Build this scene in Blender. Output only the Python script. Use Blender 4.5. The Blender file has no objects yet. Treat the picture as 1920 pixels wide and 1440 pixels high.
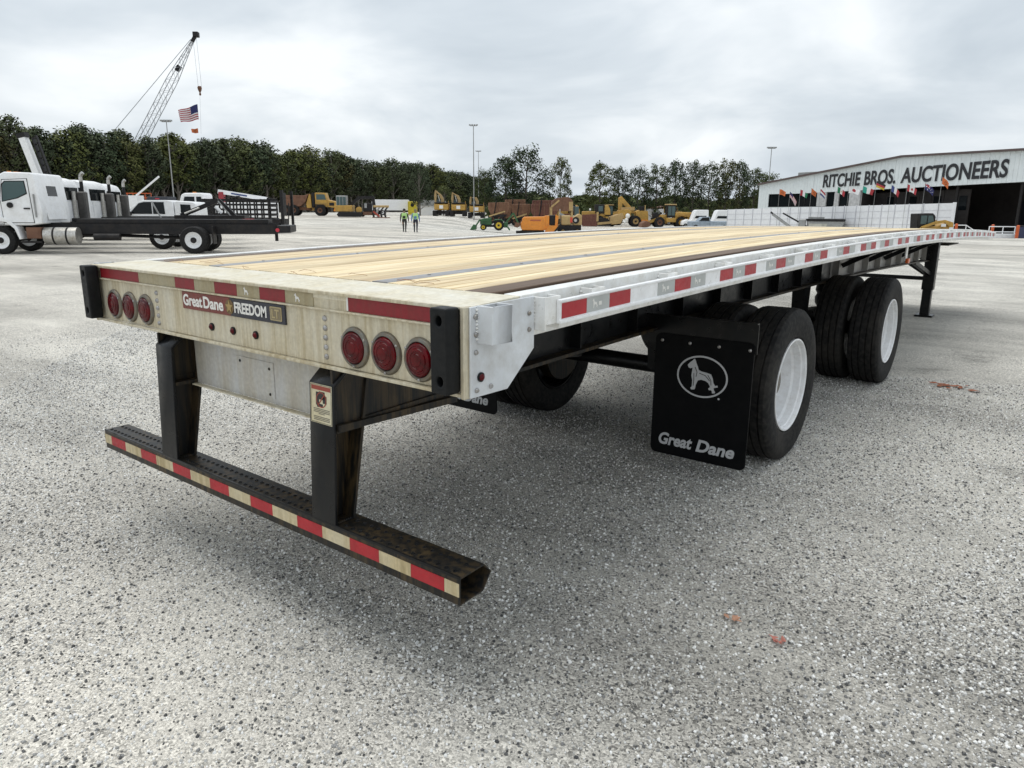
import bpy, bmesh, math, random
from mathutils import Vector, Matrix, noise as mnoise
random.seed(7)
SC = bpy.context.scene
COL = SC.collection
PI = math.pi
R = math.radians

# ---------------------------------------------------------------- camera
YAW, PITCH, ROLL = 0.6689, -0.2354, 0.0061
CAM = Vector((2.761, -1.6364, 1.6744))
fw = Vector((-math.sin(YAW)*math.cos(PITCH), math.cos(YAW)*math.cos(PITCH), math.sin(PITCH)))
rt = Vector((math.cos(YAW), math.sin(YAW), 0)); up = rt.cross(fw)
r2 = math.cos(ROLL)*rt + math.sin(ROLL)*up; u2 = -math.sin(ROLL)*rt + math.cos(ROLL)*up
cd = bpy.data.cameras.new('camera'); cam = bpy.data.objects.new('camera', cd); COL.objects.link(cam)
cam.matrix_world = Matrix(((r2.x, u2.x, -fw.x, CAM.x), (r2.y, u2.y, -fw.y, CAM.y), (r2.z, u2.z, -fw.z, CAM.z), (0, 0, 0, 1)))
cd.sensor_fit = 'HORIZONTAL'; cd.sensor_width = 36; cd.lens = 1364.42/1920*36
cd.clip_start = 0.05; cd.clip_end = 3000
SC.camera = cam

# ---------------------------------------------------------------- sky, sun, exposure
SUN_EL, SUN_AZ = R(74), YAW + R(90+40)          # azimuth of the sun as an angle from +X
w = bpy.data.worlds.new('World'); SC.world = w; w.use_nodes = True
nt = w.node_tree; nt.nodes.clear()
N = nt.nodes.new; LK = nt.links.new
out = N('ShaderNodeOutputWorld'); bg = N('ShaderNodeBackground'); bg.inputs['Strength'].default_value = 0.1
LK(bg.outputs[0], out.inputs[0])
sky = N('ShaderNodeTexSky'); sky.sky_type = 'NISHITA'; sky.sun_disc = False
sky.sun_elevation = SUN_EL; sky.sun_rotation = PI/2 - SUN_AZ; sky.air_density = 1.5; sky.dust_density = 4
tc = N('ShaderNodeTexCoord'); sp = N('ShaderNodeSeparateXYZ'); LK(tc.outputs['Generated'], sp.inputs[0])
zz = N('ShaderNodeMath'); zz.operation = 'MAXIMUM'; zz.inputs[1].default_value = 0.0; LK(sp.outputs['Z'], zz.inputs[0])
za = N('ShaderNodeMath'); za.operation = 'ADD'; za.inputs[1].default_value = 0.26; LK(zz.outputs[0], za.inputs[0])
dv = N('ShaderNodeVectorMath'); dv.operation = 'DIVIDE'
cz = N('ShaderNodeCombineXYZ'); LK(za.outputs[0], cz.inputs[0]); LK(za.outputs[0], cz.inputs[1]); cz.inputs[2].default_value = 1.0
LK(tc.outputs['Generated'], dv.inputs[0]); LK(cz.outputs[0], dv.inputs[1])
n1 = N('ShaderNodeTexNoise'); n1.inputs['Scale'].default_value = 1.35; n1.inputs['Detail'].default_value = 5; n1.inputs['Roughness'].default_value = 0.52; n1.inputs['Distortion'].default_value = 0.35
LK(dv.outputs[0], n1.inputs['Vector'])
n2 = N('ShaderNodeTexNoise'); n2.inputs['Scale'].default_value = 0.42; n2.inputs['Detail'].default_value = 3
LK(dv.outputs[0], n2.inputs['Vector'])
mx = N('ShaderNodeMix'); mx.data_type = 'FLOAT'; mx.inputs[0].default_value = 0.4; LK(n1.outputs[0], mx.inputs[2]); LK(n2.outputs[0], mx.inputs[3])
cr = N('ShaderNodeValToRGB'); LK(mx.outputs[0], cr.inputs[0])
e = cr.color_ramp.elements; e[0].position = 0.37; e[0].color = (4.3, 4.9, 5.5, 1); e[1].position = 0.62; e[1].color = (8.2, 8.55, 8.8, 1)
m = e.new(0.5); m.color = (5.95, 6.5, 7.0, 1)
mc = N('ShaderNodeMix'); mc.data_type = 'RGBA'; mc.inputs[0].default_value = 0.93
LK(sky.outputs[0], mc.inputs[6]); LK(cr.outputs[0], mc.inputs[7]); LK(mc.outputs[2], bg.inputs['Color'])

sd_ = bpy.data.lights.new('sun', 'SUN'); sd_.energy = 1.5; sd_.angle = R(60); sd_.color = (1, 0.97, 0.92)
sun = bpy.data.objects.new('sun', sd_); COL.objects.link(sun)
sdir = Vector((math.cos(SUN_EL)*math.cos(SUN_AZ), math.cos(SUN_EL)*math.sin(SUN_AZ), math.sin(SUN_EL)))
sun.rotation_euler = sdir.to_track_quat('Z', 'Y').to_euler(); sun.location = (0, 0, 40)
SC.render.engine = 'CYCLES'; SC.cycles.max_bounces = 5; SC.cycles.diffuse_bounces = 3; SC.cycles.glossy_bounces = 2; SC.cycles.transmission_bounces = 2; SC.cycles.caustics_reflective = False; SC.cycles.caustics_refractive = False
SC.view_settings.view_transform = 'Standard'; SC.view_settings.look = 'None'
SC.view_settings.exposure = 0.32; SC.view_settings.gamma = 1; SC.view_settings.use_curve_mapping = False

# ---------------------------------------------------------------- mesh helpers
class MB:
    def __init__(s): s.v = []; s.f = []; s.m = []
    def add(s, vs, fs, mi=0):
        o = len(s.v); s.v += [tuple(v) for v in vs]; s.f += [tuple(i+o for i in f) for f in fs]; s.m += [mi]*len(fs); return s
    def box(s, x0, x1, y0, y1, z0, z1, mi=0):
        vs = [(x, y, z) for z in (z0, z1) for y in (y0, y1) for x in (x0, x1)]
        return s.add(vs, [(0, 2, 3, 1), (4, 5, 7, 6), (0, 1, 5, 4), (2, 6, 7, 3), (0, 4, 6, 2), (1, 3, 7, 5)], mi)
    def prism(s, poly, axis, a, b, mi=0, cap=True):
        n = len(poly)
        def P(p, h): return {'x': (h, p[0], p[1]), 'y': (p[0], h, p[1]), 'z': (p[0], p[1], h)}[axis]
        vs = [P(p, a) for p in poly] + [P(p, b) for p in poly]
        fs = [(i, (i+1) % n, n+(i+1) % n, n+i) for i in range(n)]
        if cap: fs += [tuple(range(n))[::-1], tuple(range(n, 2*n))]
        return s.add(vs, fs, mi)
    def loft(s, polys, mi=0, cap=True, closed=True):
        n = len(polys[0]); vs = [p for q in polys for p in q]; fs = []
        for k in range(len(polys)-1):
            for i in range(n if closed else n-1):
                j = (i+1) % n; fs.append((k*n+i, k*n+j, (k+1)*n+j, (k+1)*n+i))
        if cap: fs += [tuple(range(n))[::-1], tuple(range((len(polys)-1)*n, len(polys)*n))]
        return s.add(vs, fs, mi)
    def tube(s, p0, p1, r, rb=None, n=8, mi=0, cap=True):
        p0 = Vector(p0); p1 = Vector(p1); d = (p1-p0).normalized()
        a = d.orthogonal().normalized(); b = d.cross(a); rb = r if rb is None else rb
        def ring(c, q): return [c + q*(math.cos(2*PI*i/n)*a + math.sin(2*PI*i/n)*b) for i in range(n)]
        return s.loft([ring(p0, r), ring(p1, rb)], mi, cap)
    def pipe(s, pts, r, n=6, mi=0):
        for a, b in zip(pts, pts[1:]): s.tube(a, b, r, n=n, mi=mi)
        return s
    def bar(s, p0, p1, w, h, mi=0, upv=(0, 0, 1)):
        p0 = Vector(p0); p1 = Vector(p1); d = (p1-p0).normalized(); u = Vector(upv)
        if abs(d.dot(u)) > 0.95: u = Vector((0, 1, 0))
        a = d.cross(u).normalized(); b = a.cross(d)
        def ring(c): return [c+a*x*w/2+b*y*h/2 for x, y in ((-1, -1), (1, -1), (1, 1), (-1, 1))]
        return s.loft([ring(p0), ring(p1)], mi)
    def lathe(s, prof, c, axis='y', n=24, mi=0, close=False):
        vs = []
        for (r, h) in prof:
            for i in range(n):
                t = 2*PI*i/n; q = (r*math.cos(t), r*math.sin(t))
                vs.append({'x': (c[0]+h, c[1]+q[0], c[2]+q[1]), 'y': (c[0]+q[0], c[1]+h, c[2]+q[1]), 'z': (c[0]+q[0], c[1]+q[1], c[2]+h)}[axis])
        fs = []; k = len(prof)
        for j in range(k if close else k-1):
            jj = (j+1) % k
            for i in range(n): fs.append((j*n+i, j*n+(i+1) % n, jj*n+(i+1) % n, jj*n+i))
        if not close:
            fs += [tuple(range(n))[::-1], tuple(range((k-1)*n, k*n))]
        return s.add(vs, fs, mi)
    def dome(s, c, r, h, axis, sgn=1, n=12, k=3, mi=0):
        prof = [(max(r*math.cos(t*PI/2/k), r*0.02), sgn*h*math.sin(t*PI/2/k)) for t in range(k+1)]
        return s.lathe(prof, c, axis, n, mi)
    def xf(s, M): s.v = [tuple(M @ Vector(v)) for v in s.v]; return s
    def build(s, name, mats, parent=None, smooth=False, bev=0, seg=1, label=None, kind=None, ang=35, fix=True):
        me = bpy.data.meshes.new(name); me.from_pydata(s.v, [], s.f)
        if not isinstance(mats, (list, tuple)): mats = [mats]
        for q in mats: me.materials.append(q)
        if len(mats) > 1: me.polygons.foreach_set('material_index', s.m)
        if fix or bev or smooth:
            bm = bmesh.new(); bm.from_mesh(me)
            if bev: bmesh.ops.remove_doubles(bm, verts=bm.verts, dist=1e-5)
            if fix: bmesh.ops.recalc_face_normals(bm, faces=bm.faces)
            if bev:
                ed = [q for q in bm.edges if len(q.link_faces) == 2 and q.calc_face_angle(0) > R(30)]
                bmesh.ops.bevel(bm, geom=ed, offset=bev, segments=seg, affect='EDGES', profile=0.6, clamp_overlap=True)
            if smooth or bev:
                for q in bm.faces: q.smooth = True
                for q in bm.edges:
                    if len(q.link_faces) == 2 and q.calc_face_angle(0) > R(ang): q.smooth = False
            bm.to_mesh(me); bm.free()
        return link(name, me, parent, label, kind)

def link(name, me, parent=None, label=None, kind=None):
    o = bpy.data.objects.new(name, me); COL.objects.link(o)
    if parent is not None: o.parent = parent
    if label: o['label'] = label
    if kind: o['kind'] = kind
    return o
def thing(name, label, cat, loc=(0, 0, 0), rotz=0, group=None):
    o = bpy.data.objects.new(name, None); COL.objects.link(o); o.empty_display_size = 0.2
    o.location = loc; o.rotation_euler = (0, 0, rotz); return tag(o, label, cat, group)
def tag(o, label, cat, group=None):
    o['label'] = label; o['category'] = cat
    if group: o['group'] = group
    return o
KIDS = {}
def kids(o): return [c for c in bpy.data.objects if c.parent == o]
def copy_tree(o, parent=None):
    c = o.copy(); COL.objects.link(c); c.parent = parent
    for ch in kids(o): copy_tree(ch, c)
    return c
def text_mesh(body, box, M, shear=0.0, off=0.0, ext=0.002, res=4, spacing=1.0):
    """lettering fitted to box=(x0,x1,y0,y1) in its own plane, then moved by M"""
    cu = bpy.data.curves.new('lettering', 'FONT'); cu.body = body; cu.size = 1; cu.shear = shear; cu.offset = off
    cu.resolution_u = res; cu.space_character = spacing; cu.extrude = 0.01
    o = bpy.data.objects.new('lettering', cu); COL.objects.link(o)
    dg = bpy.context.evaluated_depsgraph_get(); me = bpy.data.meshes.new_from_object(o.evaluated_get(dg))
    bpy.data.objects.remove(o); bpy.data.curves.remove(cu)
    xs = [v.co.x for v in me.vertices]; ys = [v.co.y for v in me.vertices]
    x0, x1, y0, y1 = box; sx = (x1-x0)/(max(xs)-min(xs)); sy = (y1-y0)/(max(ys)-min(ys)); mx_, my_ = min(xs), min(ys)
    for v in me.vertices: v.co = M @ Vector((x0+(v.co.x-mx_)*sx, y0+(v.co.y-my_)*sy, v.co.z/0.01*ext))
    return me
def add_mesh(name, me, mat, parent, label=None):
    me.materials.clear(); me.materials.append(mat); return link(name, me, parent, label)
def plate_mesh(outline, holes, t, M, bevel=0.0):
    """flat plate with holes cut through it; outline in its own plane, t thick"""
    cu = bpy.data.curves.new('plate', 'CURVE'); cu.dimensions = '2D'; cu.fill_mode = 'BOTH'; cu.extrude = t/2-bevel; cu.bevel_depth = bevel; cu.bevel_resolution = 2
    cu.offset = -bevel
    for pl in [outline]+holes:
        s = cu.splines.new('POLY'); s.points.add(len(pl)-1)
        for i, p in enumerate(pl): s.points[i].co = (p[0], p[1], 0, 1)
        s.use_cyclic_u = True
    o = bpy.data.objects.new('plate', cu); COL.objects.link(o)
    dg = bpy.context.evaluated_depsgraph_get(); me = bpy.data.meshes.new_from_object(o.evaluated_get(dg))
    bpy.data.objects.remove(o); bpy.data.curves.remove(cu)
    me.transform(M); return me
def circ(cx, cy, r, n=16, ry=None): return [(cx+r*math.cos(2*PI*i/n), cy+(ry or r)*math.sin(2*PI*i/n)) for i in range(n)]
def rrect(x0, x1, y0, y1, r, k=4):
    pts = []
    for cx, cy, a in ((x1-r, y1-r, 0), (x0+r, y1-r, 90), (x0+r, y0+r, 180), (x1-r, y0+r, 270)):
        for i in range(k+1): t = R(a+90*i/k); pts.append((cx+r*math.cos(t), cy+r*math.sin(t)))
    return pts
REAR = Matrix(((1, 0, 0, 0), (0, 0, -1, 0), (0, 1, 0, 0), (0, 0, 0, 1)))        # plane x,y -> world x,z, facing -Y
SIDE = Matrix(((0, 0, 1, 0), (1, 0, 0, 0), (0, 1, 0, 0), (0, 0, 0, 1)))         # plane x,y -> world y,z, facing +X
def T(x, y, z): return Matrix.Translation((x, y, z))

# ---------------------------------------------------------------- materials
MATS = {}
class NT:
    def __init__(s, name):
        s.m = bpy.data.materials.new(name); s.m.use_nodes = True; s.t = s.m.node_tree
        s.b = s.t.nodes['Principled BSDF']
    def n(s, typ, **kw):
        q = s.t.nodes.new(typ)
        for k, v in kw.items():
            if hasattr(q, k): setattr(q, k, v)
            else: q.inputs[k.replace('_', ' ')].default_value = v
        return q
    def l(s, a, b): s.t.links.new(a, b)
    def coord(s, scale=(1, 1, 1), kind='Object'):
        c = s.n('ShaderNodeTexCoord'); mp = s.n('ShaderNodeMapping'); mp.inputs['Scale'].default_value = scale
        s.l(c.outputs[kind], mp.inputs[0]); return mp.outputs[0]
    def noise(s, vec, scale, detail=4, rough=0.55):
        q = s.n('ShaderNodeTexNoise'); q.inputs['Scale'].default_value = scale; q.inputs['Detail'].default_value = detail; q.inputs['Roughness'].default_value = rough
        if vec is not None: s.l(vec, q.inputs['Vector'])
        return q.outputs[0]
    def ramp(s, fac, stops):
        q = s.n('ShaderNodeValToRGB'); s.l(fac, q.inputs[0]); e = q.color_ramp.elements
        while len(e) < len(stops): e.new(0.5)
        for el, (p, c) in zip(e, stops): el.position = p; el.color = (c, c, c, 1) if isinstance(c, (int, float)) else (*c, 1)
        return q.outputs[0]
    def mix(s, fac, a, b, blend='MIX'):
        q = s.n('ShaderNodeMix', data_type='RGBA', blend_type=blend)
        for sock, v in ((q.inputs[0], fac), (q.inputs[6], a), (q.inputs[7], b)):
            if isinstance(v, (int, float)): sock.default_value = v
            elif isinstance(v, tuple): sock.default_value = (*v, 1)
            else: s.l(v, sock)
        return q.outputs[2]
    def bump(s, h, strength=0.3, dist=0.01):
        q = s.n('ShaderNodeBump'); q.inputs['Strength'].default_value = strength; q.inputs['Distance'].default_value = dist
        s.l(h, q.inputs['Height']); s.l(q.outputs[0], s.b.inputs['Normal'])
def paint(name, col, rough=0.45, metal=0.0, var=0.25, scale=3.0, dirt=None, dfac=0.35, coat=0.0, bump=0.0, spec=0.5):
    """paint / metal / plastic with uneven tone and worn-in dirt"""
    if name in MATS: return MATS[name]
    s = NT(name); v = s.coord()
    a = s.noise(v, scale, 5); dk = tuple(c*(1-var) for c in col); lt = tuple(min(1, c*(1+var*0.6)) for c in col)
    c = s.mix(s.ramp(a, [(0.3, 0.0), (0.7, 1.0)]), dk, lt)
    if dirt:
        b = s.noise(v, scale*2.7, 7, 0.65); c = s.mix(s.ramp(b, [(0.5-dfac*0.3, 0.0), (0.62, dfac), (0.75, min(1, dfac*1.8))]), c, dirt)
    s.l(c, s.b.inputs['Base Color'])
    rr = s.ramp(s.noise(v, scale*5, 3), [(0.3, max(0.05, rough-0.1)), (0.7, min(1, rough+0.12))]); s.l(rr, s.b.inputs['Roughness'])
    s.b.inputs['Metallic'].default_value = metal
    s.b.inputs['Specular IOR Level'].default_value = spec
    if coat: s.b.inputs['Coat Weight'].default_value = coat; s.b.inputs['Coat Roughness'].default_value = 0.1
    if bump: s.bump(s.noise(v, 60, 4), bump, 0.004)
    MATS[name] = s.m; return s.m
def plain(name, col, rough=0.5, metal=0.0, emit=0, trans=0, spec=0.5):
    if name in MATS: return MATS[name]
    s = NT(name); s.b.inputs['Base Color'].default_value = (*col, 1); s.b.inputs['Roughness'].default_value = rough; s.b.inputs['Metallic'].default_value = metal
    s.b.inputs['Specular IOR Level'].default_value = spec
    if trans: s.b.inputs['Transmission Weight'].default_value = trans
    MATS[name] = s.m; return s.m

DIRT = (0.20, 0.14, 0.07)
black_steel = paint('black_steel', (0.004, 0.005, 0.0062), 0.34, 0, 0.35, 4, (0.014, 0.012, 0.010), 0.4, spec=0.3)
rubber = paint('rubber', (0.009, 0.009, 0.010), 0.72, 0, 0.3, 6, (0.04, 0.037, 0.033), 0.4, bump=0.15, spec=0.25)
bump_rubber = paint('bumper_rubber', (0.004, 0.005, 0.006), 0.5, 0, 0.3, 8, (0.016, 0.016, 0.016), 0.35, bump=0.1, spec=0.25)
aluminium = paint('aluminium', (0.70, 0.73, 0.76), 0.42, 0.15, 0.12, 5, (0.40, 0.38, 0.34), 0.35)
alu_white = paint('alu_white', (0.88, 0.885, 0.87), 0.36, 0.1, 0.10, 6, (0.50, 0.46, 0.36), 0.32)
bolt_mat = paint('bolt_zinc', (0.42, 0.43, 0.44), 0.4, 0.6, 0.3, 40, DIRT, 0.5)
ring_mat = paint('ring_steel', (0.17, 0.17, 0.155), 0.4, 0.5, 0.3, 20, DIRT, 0.5)
rim_white = paint('rim_white', (0.86, 0.87, 0.88), 0.32, 0, 0.06, 7, (0.50, 0.46, 0.41), 0.22)
steel_strip = paint('steel_strip', (0.33, 0.34, 0.36), 0.45, 0.3, 0.25, 5, (0.2, 0.15, 0.1), 0.35)
glass_dark = plain('glass_dark', (0.010, 0.013, 0.015), 0.08, spec=0.25)
glass_green = plain('glass_green', (0.06, 0.10, 0.10), 0.05)
letter_white = plain('letter_white', (0.75, 0.74, 0.70), 0.5)
letter_grey = plain('letter_grey', (0.50, 0.51, 0.52), 0.55)
gold = plain('gold', (0.38, 0.27, 0.10), 0.4, 0.3)

def streaky(name, base, stain, amount=1.0, metal=0.25, spec=0.5):
    """metal sheet with brown water runs: stains of their own shape, drawn down the sheet"""
    s = NT(name); v = s.coord((44, 44, 2.6)); v2 = s.coord((8, 8, 2.5)); v3 = s.coord((60, 60, 60))
    a = s.ramp(s.noise(v, 1.0, 6, 0.6), [(0.42, 0.0), (0.58, 1.0)]); b = s.ramp(s.noise(v2, 1.0, 4), [(0.3, 0.15), (0.7, 1.0)])
    f = s.n('ShaderNodeMath', operation='MULTIPLY'); s.l(a, f.inputs[0]); s.l(b, f.inputs[1])
    f2 = s.n('ShaderNodeMath', operation='MULTIPLY'); s.l(f.outputs[0], f2.inputs[0]); f2.inputs[1].default_value = 0.75*amount
    c = s.mix(b, tuple(x*0.95 for x in base), tuple(x*y for x, y in zip(base, (0.86, 0.80, 0.66))))
    c = s.mix(f2.outputs[0], c, stain)
    g = s.ramp(s.noise(v3, 1.0, 3), [(0.35, 0.9), (0.7, 1.06)])
    c = s.mix(1.0, c, g, 'MULTIPLY')
    s.l(c, s.b.inputs['Base Color']); s.b.inputs['Roughness'].default_value = 0.5; s.b.inputs['Metallic'].default_value = metal; s.b.inputs['Specular IOR Level'].default_value = spec
    s.bump(s.noise(v3, 1.0, 2), 0.08, 0.002); MATS[name] = s.m; return s.m
header_mat = streaky('stained_aluminium', (0.68, 0.645, 0.54), (0.30, 0.22, 0.10), 0.8, 0.05)
panel_mat = streaky('stained_panel', (0.58, 0.59, 0.60), (0.30, 0.22, 0.13), 0.45)
headtop_mat = streaky('header_top', (0.80, 0.78, 0.69), (0.42, 0.36, 0.24), 0.5, 0.1)
rust_steel = streaky('rusty_black_steel', (0.005, 0.006, 0.0068), (0.085, 0.056, 0.024), 1.1, 0, 0.4)
tape_red = streaky('tape_red', (0.27, 0.008, 0.018), (0.15, 0.03, 0.02), 0.5, 0)
tape_red_clean = paint('tape_red_clean', (0.42, 0.008, 0.018), 0.4, 0, 0.15, 12, (0.27, 0.015, 0.02), 0.25)
tape_grey = paint('tape_grey', (0.47, 0.49, 0.48), 0.4, 0.2, 0.1, 8)
tape_cream = streaky('tape_cream', (0.66, 0.58, 0.40), (0.30, 0.22, 0.10), 0.8, 0)
tape_dull = streaky('tape_dull', (0.44, 0.40, 0.28), (0.30, 0.23, 0.12), 0.8, 0.1)
lens_red = paint('lens_red', (0.095, 0.0008, 0.0035), 0.14, 0, 0.6, 24, spec=0.25)
def wood(name, c0, c1, c2, knots=True):
    s = NT(name); oi = s.n('ShaderNodeObjectInfo'); c = s.n('ShaderNodeTexCoord')
    ad = s.n('ShaderNodeVectorMath', operation='MULTIPLY_ADD'); s.l(c.outputs['Object'], ad.inputs[0]); ad.inputs[1].default_value = (1, 1, 1)
    k = s.n('ShaderNodeCombineXYZ'); mu = s.n('ShaderNodeMath', operation='MULTIPLY'); mu.inputs[1].default_value = 37; s.l(oi.outputs['Random'], mu.inputs[0])
    s.l(mu.outputs[0], k.inputs[1]); s.l(mu.outputs[0], k.inputs[0]); s.l(k.outputs[0], ad.inputs[2])
    mp = s.n('ShaderNodeMapping'); mp.inputs['Scale'].default_value = (80, 1.6, 30); s.l(ad.outputs[0], mp.inputs[0])
    g = s.noise(mp.outputs[0], 1.0, 6, 0.6)
    mp2 = s.n('ShaderNodeMapping'); mp2.inputs['Scale'].default_value = (9, 0.8, 9); s.l(ad.outputs[0], mp2.inputs[0])
    b = s.noise(mp2.outputs[0], 1.0, 5)
    col = s.mix(s.ramp(g, [(0.36, 0.0), (0.64, 1.0)]), c1, c0)
    col = s.mix(s.ramp(b, [(0.48, 0.0), (0.62, 0.55), (0.75, 0.85)]), col, c2)
    pr = s.ramp(oi.outputs['Random'], [(0, (0.78, 0.76, 0.72)), (0.5, (0.95, 0.93, 0.9)), (1, (1.08, 1.08, 1.05))]); col = s.mix(1.0, col, pr, 'MULTIPLY')
    s.l(col, s.b.inputs['Base Color']); s.b.inputs['Roughness'].default_value = 0.7; s.bump(g, 0.35, 0.003)
    MATS[name] = s.m; return s.m
pine = wood('pine', (0.91, 0.81, 0.59), (0.63, 0.47, 0.25), (0.50, 0.38, 0.24))
hardwood = wood('dark_hardwood', (0.15, 0.10, 0.07), (0.09, 0.06, 0.04), (0.19, 0.145, 0.11))

# ---------------------------------------------------------------- ground
def sm(x, a, b):
    t = min(1, max(0, (x-a)/(b-a))); return t*t*(3-2*t)
def gz(s, d):
    """the yard is level round the trailer, dips beyond it on the right and rises a little towards the wood"""
    z = -1.15*sm(s, -14, 3)*sm(d, 45, 85) + 0.4*sm(d, 95, 135)*sm(-s, 2, 10)
    return z
def yd(s, d, z=None):
    """yard metres: s to the right of the camera's heading, d ahead of it"""
    return Vector((CAM.x + s*math.cos(YAW) - d*math.sin(YAW), CAM.y + s*math.sin(YAW) + d*math.cos(YAW), gz(s, d) if z is None else z))
ds = [-300, -120, -60, -30, -15, -6, 0, 6, 12, 18, 24, 30, 36, 42, 48, 54, 60, 66, 72, 78, 84, 90, 96, 102, 108, 114, 120, 126, 132, 138, 150, 170, 200, 260, 360, 520, 800, 1300]
ss = [-1300, -800, -500, -300, -200, -140, -100, -70, -50, -35, -26, -20, -16, -13, -10, -7.5, -5, -2.5, 0, 2.5, 5, 8, 12, 18, 26, 36, 50, 70, 100, 150, 220, 320, 500, 800, 1300]
g = MB(); nn = len(ss)
for d in ds:
    for s in ss: g.v.append(tuple(yd(s, d)))
for j in range(len(ds)-1):
    for i in range(nn-1): g.f.append((j*nn+i, j*nn+i+1, (j+1)*nn+i+1, (j+1)*nn+i))
g.m = [0]*len(g.f)
def gravel_mat():
    s = NT('crushed_stone'); v = s.coord(); vd = s.coord((1, 1, 0))
    warp = s.n('ShaderNodeTexNoise'); warp.inputs['Scale'].default_value = 60; warp.inputs['Detail'].default_value = 0; s.l(v, warp.inputs['Vector'])
    wv = s.n('ShaderNodeVectorMath', operation='MULTIPLY_ADD'); s.l(warp.outputs['Color'], wv.inputs[0]); wv.inputs[1].default_value = (0.012, 0.012, 0.012); s.l(v, wv.inputs[2])
    vo = s.n('ShaderNodeTexVoronoi'); vo.inputs['Scale'].default_value = 130; s.l(wv.outputs[0], vo.inputs['Vector'])
    sep = s.n('ShaderNodeSeparateColor'); s.l(vo.outputs['Color'], sep.inputs[0])
    vo2 = s.n('ShaderNodeTexVoronoi'); vo2.inputs['Scale'].default_value = 260; s.l(wv.outputs[0], vo2.inputs['Vector'])
    sep2 = s.n('ShaderNodeSeparateColor'); s.l(vo2.outputs['Color'], sep2.inputs[0])
    stone = s.ramp(sep.outputs[0], [(0.0, (0.11, 0.109, 0.104)), (0.22, (0.22, 0.217, 0.207)), (0.42, (0.38, 0.374, 0.353)), (0.66, (0.60, 0.588, 0.55)), (1.0, (0.84, 0.827, 0.785))])
    fine = s.ramp(sep2.outputs[1], [(0.0, (0.20, 0.197, 0.19)), (0.3, (0.36, 0.353, 0.335)), (0.55, (0.54, 0.528, 0.497)), (1.0, (0.76, 0.75, 0.71))])
    pick = s.ramp(s.noise(v, 30, 1), [(0.47, 0.0), (0.6, 0.8)])
    c = s.mix(pick, stone, fine)
    # dust packed between and over the stones, in drifts of its own
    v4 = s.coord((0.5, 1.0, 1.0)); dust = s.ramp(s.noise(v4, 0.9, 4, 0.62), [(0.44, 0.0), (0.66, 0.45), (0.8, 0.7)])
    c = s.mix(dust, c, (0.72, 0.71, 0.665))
    big = s.ramp(s.noise(vd, 0.13, 3, 0.6), [(0.3, 0.74), (0.45, 0.95), (0.55, 1.04), (0.7, 1.18)]); c = s.mix(1.0, c, big, 'MULTIPLY')
    # damp, darker drifts and old wheel tracks, stretched along the lane
    mp = s.n('ShaderNodeMapping'); mp.inputs['Rotation'].default_value = (0, 0, -YAW); mp.inputs['Scale'].default_value = (0.06, 0.32, 1); s.l(s.coord(), mp.inputs[0])
    tr = s.ramp(s.noise(mp.outputs[0], 1.0, 4, 0.62), [(0.36, 0.70), (0.47, 0.96), (0.55, 1.05), (0.68, 1.15)]); c = s.mix(1.0, c, tr, 'MULTIPLY')
    far = s.ramp(s.noise(vd, 0.022, 3), [(0.35, (1.07, 1.06, 1.03)), (0.65, (1.12, 1.07, 1.0))]); c = s.mix(1.0, c, far, 'MULTIPLY')
    st = s.ramp(s.noise(vd, 0.9, 5, 0.65), [(0.30, 0.62), (0.40, 0.95), (0.5, 1.0)]); c = s.mix(1.0, c, st, 'MULTIPLY')
    s.l(c, s.b.inputs['Base Color']); s.b.inputs['Roughness'].default_value = 0.9; s.b.inputs['Specular IOR Level'].default_value = 0.2
    ma = s.n('ShaderNodeMath', operation='MULTIPLY'); s.l(vo.outputs['Distance'], ma.inputs[0]); ma.inputs[1].default_value = -1.0
    s.bump(ma.outputs[0], 0.9, 0.007)
    return s.m
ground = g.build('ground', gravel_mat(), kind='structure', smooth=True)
# ---------------------------------------------------------------- flatbed trailer (rear face at y=0, runs along +y)
TR = thing('flatbed_trailer', 'long aluminium flatbed trailer with pine deck and black underride guard in the foreground', 'trailer')
H = 1.3865; LEN = 13.45
def camb(y): return 0.092 - 0.00232*(y-6.3)**2
def ext(mb, poly, y0, y1, n=20, base=H, cap=True, mi=0):
    polys = []
    for i in range(n+1):
        y = y0+(y1-y0)*i/n; c = camb(y); polys.append([(x, y, base+z+c) for x, z in poly])
    return mb.loft(polys, mi, cap)
def rect(x0, x1, z0, z1): return [(x0, z0), (x1, z0), (x1, z1), (x0, z1)]

# rear sill: stained face, top plate, three beads
zb = 1.1025
b = MB().box(-1.277, 1.277, 0.0, 0.10, zb+0.012, H-0.012)
sill = b.build('rear_sill', header_mat, TR, bev=0.003)
for z, d, hgt in ((H-0.006, 0.016, 0.012), (1.3195, 0.013, 0.007), (zb+0.006, 0.017, 0.012)):
    MB().box(-1.2775, 1.2775, -d, 0.002, z-hgt/2, z+hgt/2).build('bead', header_mat, sill, bev=0.0025, seg=2)
MB().prism([(-0.002, H-0.001), (0.24, H+0.0105), (0.2605, H+0.0105), (0.2605, H-0.03), (-0.002, H-0.03)], 'x', -1.292, 1.292).build('sill_top_plate', headtop_mat, sill, bev=0.002)
for s in (-1, 1):      # corner angles
    MB().box(min(s*1.2785, s*1.2955), max(s*1.2785, s*1.2955), -0.019, 0.02, zb-0.004, H+0.001).build('corner_angle', header_mat, TR, bev=0.003)
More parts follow.
